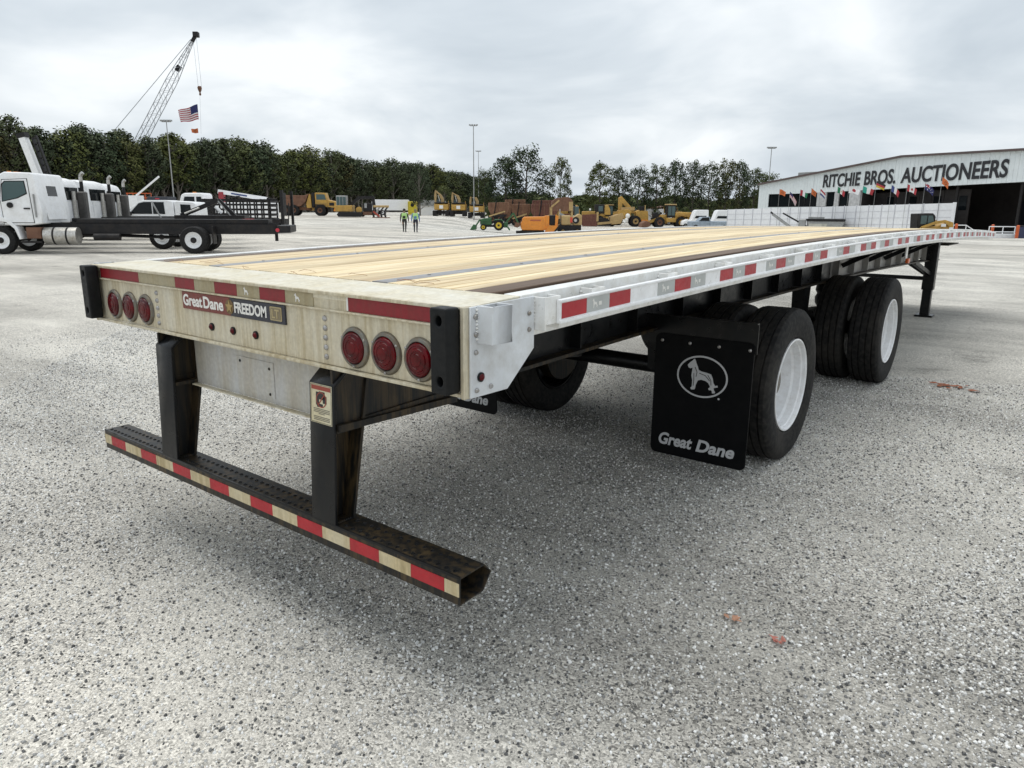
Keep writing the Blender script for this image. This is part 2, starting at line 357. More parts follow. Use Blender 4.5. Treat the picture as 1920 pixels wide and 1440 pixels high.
# reflective tape across the sill
segs = [(-1.215, -0.808, 'r'), (-0.806, -0.463, 'd'), (-0.461, -0.297, 'r'), (-0.295, -0.133, 'd'), (-0.131, 0.036, 'r'), (0.038, 0.198, 'd'), (0.2, 0.367, 'r'), (0.369, 0.54, 'd'), (0.728, 0.738, 'w'), (0.738, 1.20, 'r')]
for x0, x1, k in segs:
    MB().box(x0, x1, -0.0035, 0.0, 1.3245, 1.3735).build('reflective_tape', {'r': tape_red, 'd': tape_dull, 'w': letter_white}[k], TR)
# small dog emblem used on the tape, the flap and nowhere else: a standing dog facing left
DOG = [(0.881, 0.748), (0.896, 0.765), (0.91, 0.777), (0.917, 0.785), (0.925, 0.792), (0.933, 0.778), (0.937, 0.766), (0.948, 0.743), (0.955, 0.724), (0.975, 0.717), (1.011, 0.713), (1.036, 0.707), (1.048, 0.684), (1.055, 0.655), (1.066, 0.640), (1.080, 0.645), (1.084, 0.634), (1.066, 0.628), (1.058, 0.626), (1.06, 0.612), (1.069, 0.602), (1.066, 0.594), (1.05, 0.591), (1.047, 0.606), (1.042, 0.610), (1.029, 0.608), (1.023, 0.617), (1.035, 0.629), (1.022, 0.651), (1.005, 0.661), (0.974, 0.666), (0.953, 0.658), (0.941, 0.628), (0.938, 0.604), (0.934, 0.598), (0.915, 0.595), (0.906, 0.604), (0.916, 0.614), (0.917, 0.655), (0.909, 0.684), (0.912, 0.714), (0.914, 0.734), (0.9, 0.727), (0.887, 0.732)]
def dog(cx, cz, hgt):
    k = hgt/0.2; return [(cx+(x-0.98)*k, cz+(z-0.69)*k) for x, z in DOG]
for x in (0.105, 0.445):
    add_mesh('tape_emblem', plate_mesh(dog(x, 1.349, 0.033), [], 0.0006, T(0, -0.0042, 0) @ REAR), letter_white, TR)
# tail lights
for s in (-1, 1):
    for xx in (1.0893, 0.9269, 0.7643):
        cx, czz = s*xx, 1.198
        rg = MB().lathe([(0.058, -0.010), (0.061, -0.013), (0.070, -0.010), (0.0745, -0.003), (0.0745, 0.001), (0.058, 0.001)], (cx, 0, czz), 'y', 40, close=True).build('tail_light', ring_mat, TR, smooth=True)
        MB().lathe([(0.0605, 0.0), (0.0605, -0.0115), (0.0578, -0.0115), (0.0578, 0.0)], (cx, 0, czz), 'y', 40, close=True).build('gasket', bump_rubber, rg, smooth=True)
        ln = MB().lathe([(0.0575, 0.0), (0.0575, -0.011), (0.053, -0.0175), (0.047, -0.0195), (0.0455, -0.0175), (0.040, -0.0185), (0.038, -0.0215), (0.030, -0.0225), (0.0285, -0.0205), (0.022, -0.021), (0.020, -0.0235), (0.001, -0.0245)], (cx, 0, czz), 'y', 40)
        ln.build('lens', lens_red, rg, smooth=True)
        for a in (30, 150, 270):
            MB().dome((cx+0.067*math.cos(R(a)), -0.012, czz+0.067*math.sin(R(a))), 0.0055, 0.004, 'y', -1, 8).build('screw', bolt_mat, rg, smooth=True)
    for i in range(5):
        MB().dome((s*0.60 - (0.05 if s < 0 else 0), 0.0, 1.286-0.0355*i), 0.0115, 0.010, 'y', -1, 10).build('rivet', bolt_mat, sill, smooth=True)
    # rubber dock bumper with two bolt holes
    hole = [circ(1.243, 1.347, 0.013, 14, 0.016), circ(1.245, 1.160, 0.013, 14, 0.016)]
    me = plate_mesh(rrect(1.207, 1.279, 1.119, 1.387, 0.008), hole, 0.058, T(0, -0.048, 0) @ REAR, 0.006)
    if s < 0: me.transform(Matrix.Scale(-1, 4, (1, 0, 0))); me.flip_normals()
    ob = add_mesh('dock_bumper', me, bump_rubber, TR)
    MB().box(min(s*1.209, s*1.277), max(s*1.209, s*1.277), -0.0195, -0.0175, 1.125, 1.38).build('backing', black_steel, ob)
    for z in (1.347, 1.16): MB().lathe([(0.009, 0), (0.009, -0.010), (0.001, -0.010)], (s*1.244, -0.019, z), 'y', 6).build('bolt', bolt_mat, ob)
for x in (-0.181, -0.015, 0.15):
    ml = MB().lathe([(0.017, 0.001), (0.017, -0.006), (0.0125, -0.007)], (x, 0, 1.175), 'y', 16).build('marker_light', bump_rubber, TR, smooth=True)
    MB().dome((x, -0.007, 1.175), 0.012, 0.009, 'y', -1, 14).build('lens', lens_red, ml, smooth=True)
# name plate
np_r = paint('plate_red', (0.17, 0.022, 0.016), 0.35, 0, 0.15, 12, (0.12, 0.05, 0.03), 0.3)
np_n = paint('plate_navy', (0.012, 0.016, 0.032), 0.35, 0, 0.15, 12, (0.06, 0.05, 0.04), 0.3)
x0, x1, z0, z1 = -0.402, 0.366, 1.2375, 1.3145
npo = MB().box(x0, -0.016, -0.008, 0.0, z0, z1).build('name_plate', np_r, TR, bev=0.002, label='red and navy name plate with white lettering and gold star')
MB().box(-0.0155, x1, -0.008, 0.0, z0, z1).build('navy_half', np_n, npo, bev=0.002)
PL = T(0, -0.0085, 0) @ REAR
add_mesh('lettering', text_mesh('Great', (-0.391, -0.233, 1.2525, 1.3035), PL, 0.0, 0.028, 0.001), letter_white, npo)
add_mesh('lettering', text_mesh('Dane', (-0.222, -0.066, 1.2525, 1.3035), PL, 0.0, 0.028, 0.001), letter_white, npo)
add_mesh('lettering', text_mesh('FREEDOM', (0.018, 0.245, 1.254, 1.3), PL, 0.0, 0.03, 0.001), letter_white, npo)
add_mesh('medallion', plate_mesh(circ(-0.018, 1.2755, 0.031, 28), [], 0.0016, PL), plain('medal', (0.16, 0.10, 0.04), 0.4, 0.3), npo)
star = [(-0.018+(0.029 if i % 2 == 0 else 0.012)*math.sin(i*PI/5), 1.2755+(0.029 if i % 2 == 0 else 0.012)*math.cos(i*PI/5)) for i in range(10)]
add_mesh('star', plate_mesh(star, [], 0.002, T(0, -0.0018, 0) @ PL), gold, npo)
add_mesh('badge', plate_mesh(rrect(0.270, 0.346, 1.249, 1.303, 0.004), [], 0.0016, PL), plain('gold_pale', (0.42, 0.34, 0.18), 0.4, 0.2), npo)
add_mesh('badge', plate_mesh(rrect(0.2755, 0.3405, 1.2535, 1.2985, 0.003), [], 0.0016, T(0, -0.001, 0) @ PL), plain('badge_grey', (0.22, 0.18, 0.11), 0.4, 0.2), npo)
add_mesh('lettering', text_mesh('LT', (0.284, 0.332, 1.2585, 1.2935), T(0, -0.002, 0) @ PL, 0.0, 0.02, 0.001), plain('gold_pale', (0.42, 0.34, 0.18)), npo)

# side plates at the rear corners, with a stake pocket each
def weld(mb, p0, p1, r=0.005, n=9):
    p0 = Vector(p0); p1 = Vector(p1)
    for i in range(n):
        c = p0.lerp(p1, (i+0.5)/n); mb.lathe([(r*0.3, -r), (r, 0), (r*0.3, r)], tuple(c), 'x', 6)
for s in (-1, 1):
    def X(a, c): return (min(s*a, s*c), max(s*a, s*c))
    pl = MB().prism([(0.002, H-0.001), (0.325, H+0.006), (0.327, 1.216), (0.184, 1.099), (0.002, zb-0.002)], 'x', *X(1.296, 1.304)).build('side_plate', aluminium, TR, bev=0.0015)
    pk = MB(); o = X(1.304, 1.368); i_ = X(1.304, 1.361)
    pk.box(*o, 0.030, 0.038, 1.272, 1.389).box(*o, 0.123, 0.131, 1.272, 1.389).box(*X(1.361, 1.368), 0.038, 0.123, 1.272, 1.389)
    pk.build('stake_pocket', aluminium, pl, bev=0.0012)
    for yw in (0.029, 0.132): wm = MB(); weld(wm, (s*1.306, yw, 1.28), (s*1.306, yw, 1.382)); wm.build('weld', alu_white, pl, smooth=True)
    for y, z in ((0.023, 1.355), (0.025, 1.3), (0.025, 1.244), (0.028, 1.123), (0.096, 1.125), (0.295, 1.338), (0.296, 1.283)):
        MB().lathe([(0.0085, 0), (0.0085, 0.003), (0.006, 0.007), (0.001, 0.008)] if s > 0 else [(0.001, -0.008), (0.006, -0.007), (0.0085, -0.003), (0.0085, 0)], (s*1.304, y, z), 'x', 10).build('rivet', bolt_mat, pl, smooth=True)
    mk = MB().lathe([(0.0155, 0), (0.0155, s*0.005), (0.012, s*0.006)], (s*1.304, 0.047, 1.163), 'x', 16).build('marker_light', bump_rubber, TR, smooth=True)
    MB().dome((s*1.31, 0.047, 1.163), 0.011, 0.008, 'x', s, 14).build('lens', lens_red, mk, smooth=True)
    # side rail, dark edge board, rub rail
    rl = MB(); ext(rl, [(s*x, z) for x, z in ((1.222, 0.005), (1.295, 0.005), (1.295, -0.139), (1.270, -0.139), (1.270, -0.128), (1.287, -0.124), (1.287, -0.010), (1.222, -0.010))], 0.262, LEN, 30)
    rail = rl.build('side_rail', alu_white, TR, bev=0.002)
    rr = MB(); ext(rr, [(s*x, z) for x, z in ((1.346, -0.020), (1.366, -0.020), (1.366, -0.029), (1.3585, -0.031), (1.3585, -0.089), (1.366, -0.091), (1.366, -0.102), (1.346, -0.102))], 0.395, LEN-0.05, 36)
    rub = rr.build('rub_rail', paint('rub_rail_alu', (0.91, 0.92, 0.93), 0.35, 0.0, 0.08, 9, (0.6, 0.59, 0.56), 0.25), TR, bev=0.0015)
    # pockets and spools behind the rub rail
    py = 0.33; k = 0
    ys = [0.33]+[0.62+0.604*i for i in range(21)]
    for k, y in enumerate(ys):
        c = H+camb(y)
        if s > 0 or k < 4:
            q = MB(); q.box(*X(1.295, 1.346), y, y+0.006, c-0.118 if k == 0 else c-0.104, c-0.006).box(*X(1.295, 1.346), y+0.084, y+0.09, c-0.118 if k == 0 else c-0.104, c-0.006).box(*X(1.340, 1.3455), y+0.006, y+0.084, c-0.1 if k == 0 else c-0.1, c-0.006)
            q.build('stake_pocket', alu_white, rail, bev=0.001)
            wm = MB(); weld(wm, (s*1.298, y-0.002, c-0.095), (s*1.298, y-0.002, c-0.015), 0.006, 7); wm.build('weld', alu_white, rail, smooth=True)
            if k:
                y2 = y+0.045+0.302; c2 = H+camb(y2)
                if y2 < LEN-0.1: MB().lathe([(0.026, 0.0), (0.019, s*0.012), (0.017, s*0.025), (0.019, s*0.038), (0.026, s*0.051)], (s*1.295, y2, c2-0.055), 'x', 14).build('spool', alu_white, rail, smooth=True)
    # conspicuity tape along the rub rail: red-grey-red, bare, grey-red-grey, bare ...
    y = 0.408; pat = ['rgr', 'grg']; gi = 0
    while y < LEN-0.5 and s > 0:
        for ch in pat[gi % 2]:
            n = MB(); ext(n, [(1.3583, -0.0335), (1.3598, -0.0335), (1.3598, -0.0865), (1.3583, -0.0865)], y+0.001, y+0.156, 1)
            tp = n.build('reflective_tape', tape_red_clean if ch == 'r' else tape_grey, TR)
            if ch == 'g' and y < 4:
                me = plate_mesh([(yy, zz) for yy, zz in dog(y+0.055, H+camb(y+0.06)-0.058, 0.036)], [], 0.0006, T(1.3603, 0, 0) @ SIDE)
                add_mesh('tape_emblem', me, letter_white, tp)
                MB().box(1.36, 1.3606, y+0.08, y+0.1, H+camb(y)-0.066, H+camb(y)-0.052).build('tape_print', letter_white, tp)
            y += 0.157
        y += (0.226, 0.168, 0.15, 0.2)[gi % 4]; gi += 1
# front end rail
MB().box(-1.29, 1.29, LEN, LEN+0.05, H+camb(LEN)-0.14, H+camb(LEN)+0.006).build('front_rail', alu_white, TR, bev=0.004)

# deck boards
rd = random.Random(3)
def board(name, mat, x0, x1, top, y0=0.262, y1=LEN-0.002):
    m_ = MB(); dz = rd.uniform(-0.0012, 0.0012)
    ext(m_, [(x0, -0.03), (x1, -0.03), (x1, top+dz-0.003), (x1-0.003, top+dz), (x0+0.003, top+dz), (x0, top+dz-0.003)], y0+rd.uniform(0.0, 0.006), y1, 30)
    return m_.build(name, mat, TR, fix=True)
board('edge_board', hardwood, -1.155, -1.042, 0.003); board('edge_board', hardwood, 1.042, 1.155, 0.003)
for s in (-1, 1): board('rail_channel', hardwood, *sorted((s*1.158, s*1.25)), -0.022)
def run(xa, xb, n):
    wdt = (xb-xa)/n
    for i in range(n): board('deck_plank', pine, xa+i*wdt+0.0025, xa+(i+1)*wdt-0.0025, 0.004)
run(-1.04, -0.648, 4); run(-0.552, 0.552, 10); run(0.648, 1.04, 6)
for s in (-1, 1):
    ns = board('nailing_strip', steel_strip, s*0.60-0.046, s*0.60+0.046, 0.005)
    for i in range(22):
        y = 0.55+i*0.6; MB().dome((s*0.60+(0.012 if i % 2 else -0.012), y, H+camb(y)+0.0065), 0.009, 0.004, 'z', 1, 8).build('screw', bolt_mat, ns, smooth=True)

# main beams
alu_web = paint('alu_web', (0.40, 0.40, 0.39), 0.5, 0.3, 0.2, 2, (0.2, 0.17, 0.13), 0.5)
for s in (-1, 1):
    m_ = MB(); ext(m_, rect(s*0.585-0.006, s*0.585+0.006, -0.488, -0.03), 0.10, 6.5, 14)
    mb_ = m_.build('main_beam', black_steel, TR)
    m_ = MB(); ext(m_, rect(s*0.585-0.075, s*0.585+0.075, -0.506, -0.488), 0.10, LEN-0.6, 20); m_.build('lower_flange', rust_steel, mb_)
    m_ = MB(); ext(m_, rect(s*0.585-0.075, s*0.585+0.075, -0.05, -0.032), 0.10, LEN-0.1, 20); m_.build('upper_flange', black_steel, mb_)
    m_ = MB(); n = 12
    for i in range(1): pass
    polys = []
    for i in range(n+1):
        y = 6.5+(LEN-0.6-6.5)*i/n; c = H+camb(y); bot = -0.488+max(0, (y-11.2))*0.13
        polys.append([(s*0.585-0.006, y, c+bot), (s*0.585+0.006, y, c+bot), (s*0.585+0.006, y, c-0.05), (s*0.585-0.006, y, c-0.05)])
    m_.loft(polys); m_.build('front_web', alu_web, mb_)
    for y in [1.0+0.62*i for i in range(19)]:      # web stiffeners
        c = H+camb(y); MB().box(min(s*0.592, s*0.655), max(s*0.592, s*0.655), y, y+0.01, c-0.48, c-0.052).build('stiffener', black_steel if y < 6.4 else alu_web, mb_)
    for y in [6.9, 7.9, 8.9, 9.9]:      # outrigger braces
        c = H+camb(y); m_ = MB(); m_.bar((s*0.60, y, c-0.38), (s*1.1, y, c-0.11), 0.05, 0.03, upv=(0, 1, 0)); m_.build('outrigger', black_steel, TR)
for i in range(33):      # floor cross members
    y = 0.36+i*0.4; c = H+camb(y); m_ = MB(); m_.box(-1.268, 1.268, y-0.03, y+0.03, c-0.036, c-0.031).box(-1.268, 1.268, y-0.003, y+0.003, c-0.10, c-0.036).box(-1.268, 1.268, y-0.03, y+0.03, c-0.106, c-0.10)
    m_.build('cross_member', black_steel if i % 3 else alu_web, TR)
# underride guard
guard = MB()
prof = [(-0.05, 0.505), (-0.05, 0.406), (0.068, 0.409), (0.112, 0.468), (0.074, 0.509)]
inner = [(-0.044, 0.499), (-0.044, 0.412), (0.064, 0.415), (0.105, 0.467), (0.071, 0.503)]
n = 5; vs = [(x, *p) for x in (-1.295, 1.295) for p in prof]+[(x, *p) for x in (-1.295, 1.295) for p in inner]
fs = []
for i in range(n):
    j = (i+1) % n; fs += [(i, j, n+j, n+i), (2*n+j, 2*n+i, 3*n+i, 3*n+j), (j, i, 2*n+i, 2*n+j), (n+i, n+j, 3*n+j, 3*n+i)]
guard.add(vs, fs)
gu = guard.build('underride_guard', rust_steel, TR, bev=0.0022, seg=2)
bnd = [-1.2935, -1.216, -1.056, -0.887, -0.729, -0.565, -0.402, -0.233, -0.076, 0.092, 0.252, 0.421, 0.58, 0.744, 0.905, 1.068, 1.227, 1.293]
for i in range(17):
    MB().box(bnd[i]+0.0006, bnd[i+1]-0.0006, -0.0522, -0.0495, 0.4365, 0.4845).build('reflective_tape', tape_cream if i % 2 == 0 else tape_red_clean, gu)
MB().box(-1.294, 1.294, -0.0513, -0.0435, 0.4985, 0.5105).build('step_edge', black_steel, gu, bev=0.003, seg=2)
pf = MB()
for row, yy in enumerate((-0.022, 0.006, 0.034)):
    for i in range(64):
        x = -1.27+0.04*i+(0.02 if row % 2 else 0)
        if row == 1: continue
        if any(abs(x-c) < 0.082 for c in (-0.59, 0.59)) or x > 1.28: continue
        zt = 0.5052+(yy+0.05)*0.0323
        pf.lathe([(0.0085, 0.0), (0.0075, 0.0030), (0.0055, 0.0032), (0.0045, 0.0006)], (x, yy, zt), 'z', 8)
pf.build('tread_dimples', black_steel, gu, smooth=True, kind='stuff')
# guard posts
for s in (-1, 1):
    xa, xb = (0.518, 0.661); xs = sorted((s*xa, s*xb))
    p_ = MB()
    fr = [(-0.050, 0.507), (-0.026, 1.045), (0.055, 1.115), (0.063, 1.10), (-0.014, 1.038), (-0.038, 0.507)]
    p_.prism(fr, 'x', *xs)
    po = p_.build('guard_post', black_steel, TR, bev=0.002)
    MB().prism([(0.035, 0.509), (0.047, 0.509), (0.150, 1.09), (0.137, 1.09)], 'x', *xs).build('back_flange', rust_steel, po)
    MB().prism([(-0.037, 0.508), (0.036, 0.51), (0.138, 1.09), (0.060, 1.098), (-0.016, 1.036)], 'x', s*0.585-0.008, s*0.585+0.008).build('web', rust_steel, po)
    MB().prism([(-0.02, 0.862), (0.098, 0.862), (0.101, 0.878), (-0.02, 0.878)], 'x', xs[0]+0.002, xs[1]-0.002).build('gusset', rust_steel, po)
    for xw in (0.53, 0.65): wb = MB(); weld(wb, (s*xw, -0.04, 0.509), (s*xw, 0.04, 0.509), 0.006, 8); wb.build('weld', rust_steel, po)
    # rear stub frame that ties the posts to the beams
    MB().prism([(-0.02, 1.101), (-0.02, 0.885), (0.6, 0.872), (0.6, 1.1), ], 'x', s*0.645-0.005, s*0.645+0.005).build('stub_web', rust_steel, TR)
    MB().prism([(-0.018, 0.897), (-0.018, 0.872), (0.62, 0.858), (0.62, 0.885)], 'x', *sorted((s*0.575, s*0.675))).build('stub_flange', rust_steel, TR)
MB().box(-0.517, 0.517, 0.088, 0.094, 0.862, 1.10).build('rear_panel', panel_mat, TR, bev=0.001)
pan = MB().box(-0.16, 0.12, 0.0855, 0.088, 0.885, 1.04).build('plate_holder', panel_mat, TR)
for x, z in ((-0.13, 1.02), (0.09, 1.012), (0.085, 0.90)):
    q = MB(); q.dome((x, 0.0855, z), 0.007, 0.005, 'y', -1, 8); q.build('bolt', rust_steel, pan)
MB().box(-0.517, 0.517, 0.06, 0.0875, 0.856, 0.8615).build('panel_lip', header_mat, TR)
# warning sticker on the right post
cream = streaky('sticker_cream', (0.70, 0.66, 0.50), (0.40, 0.33, 0.2), 0.4, 0)
sk = [(-0.0325, 0.89), (-0.0269, 1.04)]
def stz(z, off): return -0.05+(z-0.507)/(1.045-0.507)*0.024-off
def splate(x0, x1, z0, z1, off): return MB().prism([(x0, z0), (x1, z0), (x1, z1), (x0, z1)], 'y', 0, 0.0008).xf(Matrix.Identity(4)), off
def sticker(name, x0, x1, z0, z1, off, mat, par):
    vs = [(x, stz(z, off+q), z) for q in (0, 0.0005) for x, z in ((x0, z0), (x1, z0), (x1, z1), (x0, z1))]
    return MB().add(vs, [(0, 1, 2, 3), (7, 6, 5, 4), (0, 4, 5, 1), (1, 5, 6, 2), (2, 6, 7, 3), (3, 7, 4, 0)]).build(name, mat, par)
ink = plain('ink_black', (0.02, 0.018, 0.018), 0.5); ink_red = plain('ink_red', (0.28, 0.05, 0.03), 0.5)
st = sticker('warning_sticker', 0.527, 0.652, 0.893, 1.042, 0.0005, cream, TR)
for x0, x1, z0, z1 in ((0.530, 0.649, 0.8955, 0.897), (0.530, 0.649, 1.0385, 1.04), (0.530, 0.5315, 0.896, 1.04), (0.6475, 0.649, 0.896, 1.04)): sticker('sticker_line', x0, x1, z0, z1, 0.0012, ink, st)
sticker('sticker_header', 0.534, 0.645, 1.020, 1.036, 0.0012, ink_red, st)
for x0, x1, z0, z1 in ((0.560, 0.578, 0.962, 1.012), (0.578, 0.612, 0.985, 1.015), (0.600, 0.622, 0.972, 1.0), (0.566, 0.6, 0.955, 0.968)): sticker('pictogram', x0, x1, z0, z1, 0.0012, ink, st)
rp = MB(); cxx, czz_ = 0.592, 0.984
for i in range(20):
    a0, a1 = 2*PI*i/20, 2*PI*(i+1)/20
    rp.add([(cxx+q*math.cos(a), stz(czz_+q*math.sin(a), 0.0022), czz_+q*math.sin(a)) for a in (a0, a1) for q in (0.026, 0.030)], [(0, 1, 3, 2)])
rp.bar((cxx-0.018, stz(czz_, 0.0022), czz_-0.02), (cxx+0.018, stz(czz_, 0.0022), czz_+0.02), 0.004, 0.001, upv=(0, 1, 0))
rp.build('prohibition_ring', ink_red, st)
for i, z in enumerate((0.948, 0.942, 0.936, 0.930, 0.918, 0.912, 0.906)):
    sticker('print_line', 0.545 if i != 3 else 0.575, 0.640 if i != 3 else 0.610, z-0.0013, z+0.0013, 0.0012, plain('ink_soft', (0.12, 0.11, 0.09), 0.6), st)

# wheels
def tyre_prof(Rr, w, rb):
    h = w/2; p = [(rb+0.004, -h*0.80), (rb+0.02, -h*0.90), (Rr*0.80, -h), (Rr*0.90, -h*0.985), (Rr*0.955, -h*0.93), (Rr*0.985, -h*0.83)]
    for c in (-0.60, -0.205, 0.205, 0.60):
        p += [(Rr*0.998, (c-0.045)*h), (Rr*0.973, (c-0.030)*h), (Rr*0.973, (c+0.030)*h), (Rr*0.998, (c+0.045)*h)]
    p += [(Rr*0.985, h*0.83), (Rr*0.955, h*0.93), (Rr*0.90, h*0.985), (Rr*0.80, h), (rb+0.02, h*0.90), (rb+0.004, h*0.80), (rb+0.006, h*0.5), (rb+0.006, -h*0.5)]
    return p
def tread_mat():
    s = NT('tyre_tread'); v = s.coord()
    wv = s.n('ShaderNodeTexNoise'); wv.inputs['Scale'].default_value = 30; wv.inputs['Detail'].default_value = 5; s.l(v, wv.inputs['Vector'])
    c = s.mix(s.ramp(wv.outputs[0], [(0.4, 0.0), (0.75, 1.0)]), (0.006, 0.006, 0.0065), (0.03, 0.028, 0.025)); b = s.noise(v, 3, 4)
    c = s.mix(s.ramp(b, [(0.5, 0.0), (0.75, 0.6)]), c, (0.05, 0.045, 0.038))
    s.l(c, s.b.inputs['Base Color']); s.b.inputs['Roughness'].default_value = 0.75; s.b.inputs['Specular IOR Level'].default_value = 0.25
    mp = s.n('ShaderNodeMapping'); mp.inputs['Scale'].default_value = (25, 110, 110); s.l(v, mp.inputs[0]); s.bump(s.noise(mp.outputs[0], 1.0, 3), 0.4, 0.003)
    MATS['tyre_tread'] = s.m; return s.m
tread = tread_mat()
RT = 0.524
tyre_me = MB().lathe(tyre_prof(RT, 0.285, 0.315), (0, 0, 0), 'x', 72, close=True).build('tyre', tread, TR, smooth=True, ang=28)
TYRE = tyre_me.data; bpy.data.objects.remove(tyre_me)
def rim_mesh(outward):
    o = outward     # deep dish seen from outside when the disc sits far in
    prof = [(0.316, o*0.118), (0.318, o*0.128), (0.309, o*0.130), (0.304, o*0.122), (0.302, o*0.100), (0.296, o*0.092), (0.295, o*0.045), (0.286, o*0.030), (0.283, -o*0.03), (0.268, -o*0.066), (0.24, -o*0.085), (0.20, -o*0.095), (0.150, -o*0.085), (0.120, -o*0.085), (0.118, -o*0.10), (0.27, -o*0.105), (0.288, -o*0.11), (0.300, -o*0.10), (0.312, -o*0.118)]
    return MB().lathe(prof, (0, 0, 0), 'x', 56, close=True)
rims = {}
for sg in (1, -1):
    q = rim_mesh(sg).build('rim', rim_white, TR, smooth=True, ang=22); rims[sg] = q.data; bpy.data.objects.remove(q)
hub_me = MB(); hub_me.lathe([(0.112, -0.12), (0.112, 0.045), (0.095, 0.06), (0.085, 0.11), (0.03, 0.115)], (0, 0, 0), 'x', 20)
for i in range(10): hub_me.lathe([(0.014, -0.03), (0.014, 0.0), (0.008, 0.012)], (0, 0.142*math.cos(i*PI/5), 0.142*math.sin(i*PI/5)), 'x', 6)
q = hub_me.build('hub', ring_mat, TR, smooth=True); HUBM = q.data; bpy.data.objects.remove(q)
AX = (3.338, 6.305)
for y in AX:
    for s in (-1, 1):
        for k, xc in enumerate((1.135, 0.80)):
            wl = thing('wheel', '', 'x', (s*xc, y, RT-0.004)); del wl['label']; del wl['category']; wl.parent = TR
            wl.rotation_euler = (random.uniform(0, 6), 0, 0)
            link('tyre', TYRE, wl); rm_ = link('rim', rims[s if k == 0 else -s], wl)
            if k: rm_.material_slots[0].link = 'OBJECT'; rm_.material_slots[0].material = black_steel
            if k == 0:
                h = link('hub', HUBM, wl)
                if s < 0: h.scale = (-1, 1, 1)
                h.location.x = -s*0.085
# axles, suspension
for y in AX:
    ax = MB().tube((-0.95, y, RT), (0.95, y, RT), 0.064, n=16).build('axle', black_steel, TR, smooth=True)
    for s in (-1, 1):
        MB().tube((s*0.72, y, RT), (s*0.62, y, RT), 0.24, n=24).build('brake_drum', rust_steel, ax, smooth=True)
        MB().tube((s*0.42, y-0.28, 0.62), (s*0.42, y-0.10, 0.60), 0.085, n=14).build('brake_chamber', black_steel, ax, smooth=True)
        sus = MB(); sus.prism([(y-0.62, 1.0), (y-0.42, 1.0), (y-0.46, 0.62), (y-0.58, 0.62)], 'x', s*0.53-0.06, s*0.53+0.06)
        sus.build('hanger', black_steel, TR)
        MB().loft([[(s*0.53+a*0.04, yy, zz+b*hh) for a, b in ((-1, -1), (1, -1), (1, 1), (-1, 1))] for yy, zz, hh in ((y-0.55, 0.66, 0.05), (y, 0.63, 0.07), (y+0.48, 0.62, 0.045))]).build('trailing_arm', black_steel, TR)
        MB().lathe([(0.10, 0.0), (0.125, 0.04), (0.13, 0.10), (0.11, 0.14), (0.13, 0.18), (0.12, 0.24), (0.09, 0.26)], (s*0.53, y+0.42, 0.665), 'z', 18).build('air_spring', bump_rubber, TR, smooth=True)
# air tank and cables between the beams
MB().lathe([(0.02, -0.45), (0.09, -0.42), (0.11, -0.38), (0.11, 0.38), (0.09, 0.42), (0.02, 0.45)], (0, 4.8, 0.98), 'x', 18).build('air_tank', black_steel, TR, smooth=True)
hs = MB(); pts = [(0.3+0.08*math.sin(i*0.9), 1.2+i*0.35, 0.93-0.05*abs(math.sin(i*0.8))) for i in range(10)]; hs.pipe(pts, 0.012); hs.build('air_hose', bump_rubber, TR)
# mud flaps
for s in (-1, 1):
    fl = [(x, z) for x, z in rrect(0.655, 1.288, 0.142, 0.925, 0.035)]
    fl = [(s*x, z) for x, z in fl]
    fo = add_mesh('mud_flap', plate_mesh(fl, [], 0.009, T(0, 2.5, 0) @ REAR), paint('flap_rubber', (0.002, 0.0024, 0.003), 0.5, 0, 0.2, 5, (0.006, 0.006, 0.0065), 0.4, spec=0.12), TR, label='black mud flap with grey dog emblem and lettering')
    MB().box(*sorted((s*0.56, s*1.30)), 2.506, 2.514, 0.86, 1.045).build('flap_bracket', black_steel, fo)
    MB().box(*sorted((s*0.56, s*1.30)), 2.48, 2.506, 1.037, 1.045).build('bracket_lip', black_steel, fo)
    MB().bar((s*0.60, 2.51, 0.95), (s*0.60, 2.62, 0.95), 0.09, 0.17).build('bracket_arm', black_steel, fo)
    for x in (0.70, 0.886, 1.073, 1.262): MB().dome((s*x, 2.4955, 0.882), 0.011, 0.007, 'y', -1, 10).build('bolt', bolt_mat, fo, smooth=True)
    FM = T(0, 2.4945, 0) @ REAR; off = 0 if s > 0 else -1.9565
    add_mesh('emblem_ring', plate_mesh(circ(0.978+off, 0.684, 0.165, 48, 0.131), [circ(0.978+off, 0.684, 0.154, 48, 0.120)], 0.0012, FM), letter_grey, fo)
    add_mesh('emblem_dog', plate_mesh([(x+off, z) for x, z in DOG], [], 0.0012, FM), letter_grey, fo)
    lines = MB()
    for pl in ([(0.93, 0.74), (0.945, 0.71), (0.94, 0.68)], [(0.96, 0.705), (1.0, 0.695), (1.03, 0.665)], [(1.015, 0.70), (1.037, 0.67), (1.04, 0.64)], [(0.925, 0.70), (0.927, 0.66), (0.925, 0.62)]):
        for a, c in zip(pl, pl[1:]): lines.bar((a[0]+off, 2.4935, a[1]), (c[0]+off, 2.4935, c[1]), 0.004, 0.0008, upv=(0, 1, 0))
    lines.build('emblem_lines', plain('ink_black', (0.02, 0.02, 0.02)), fo)
    MB().dome((1.093+off, 2.4955, 0.562), 0.007, 0.003, 'y', -1, 8).build('bolt', letter_grey, fo)
    add_mesh('lettering', text_mesh('Great', (0.712+off, 0.943+off, 0.205, 0.286), FM, 0.22, 0.032, 0.0005), letter_grey, fo)
    add_mesh('lettering', text_mesh('Dane', (0.968+off, 1.218+off, 0.202, 0.283), FM, 0.22, 0.032, 0.0005), letter_grey, fo)
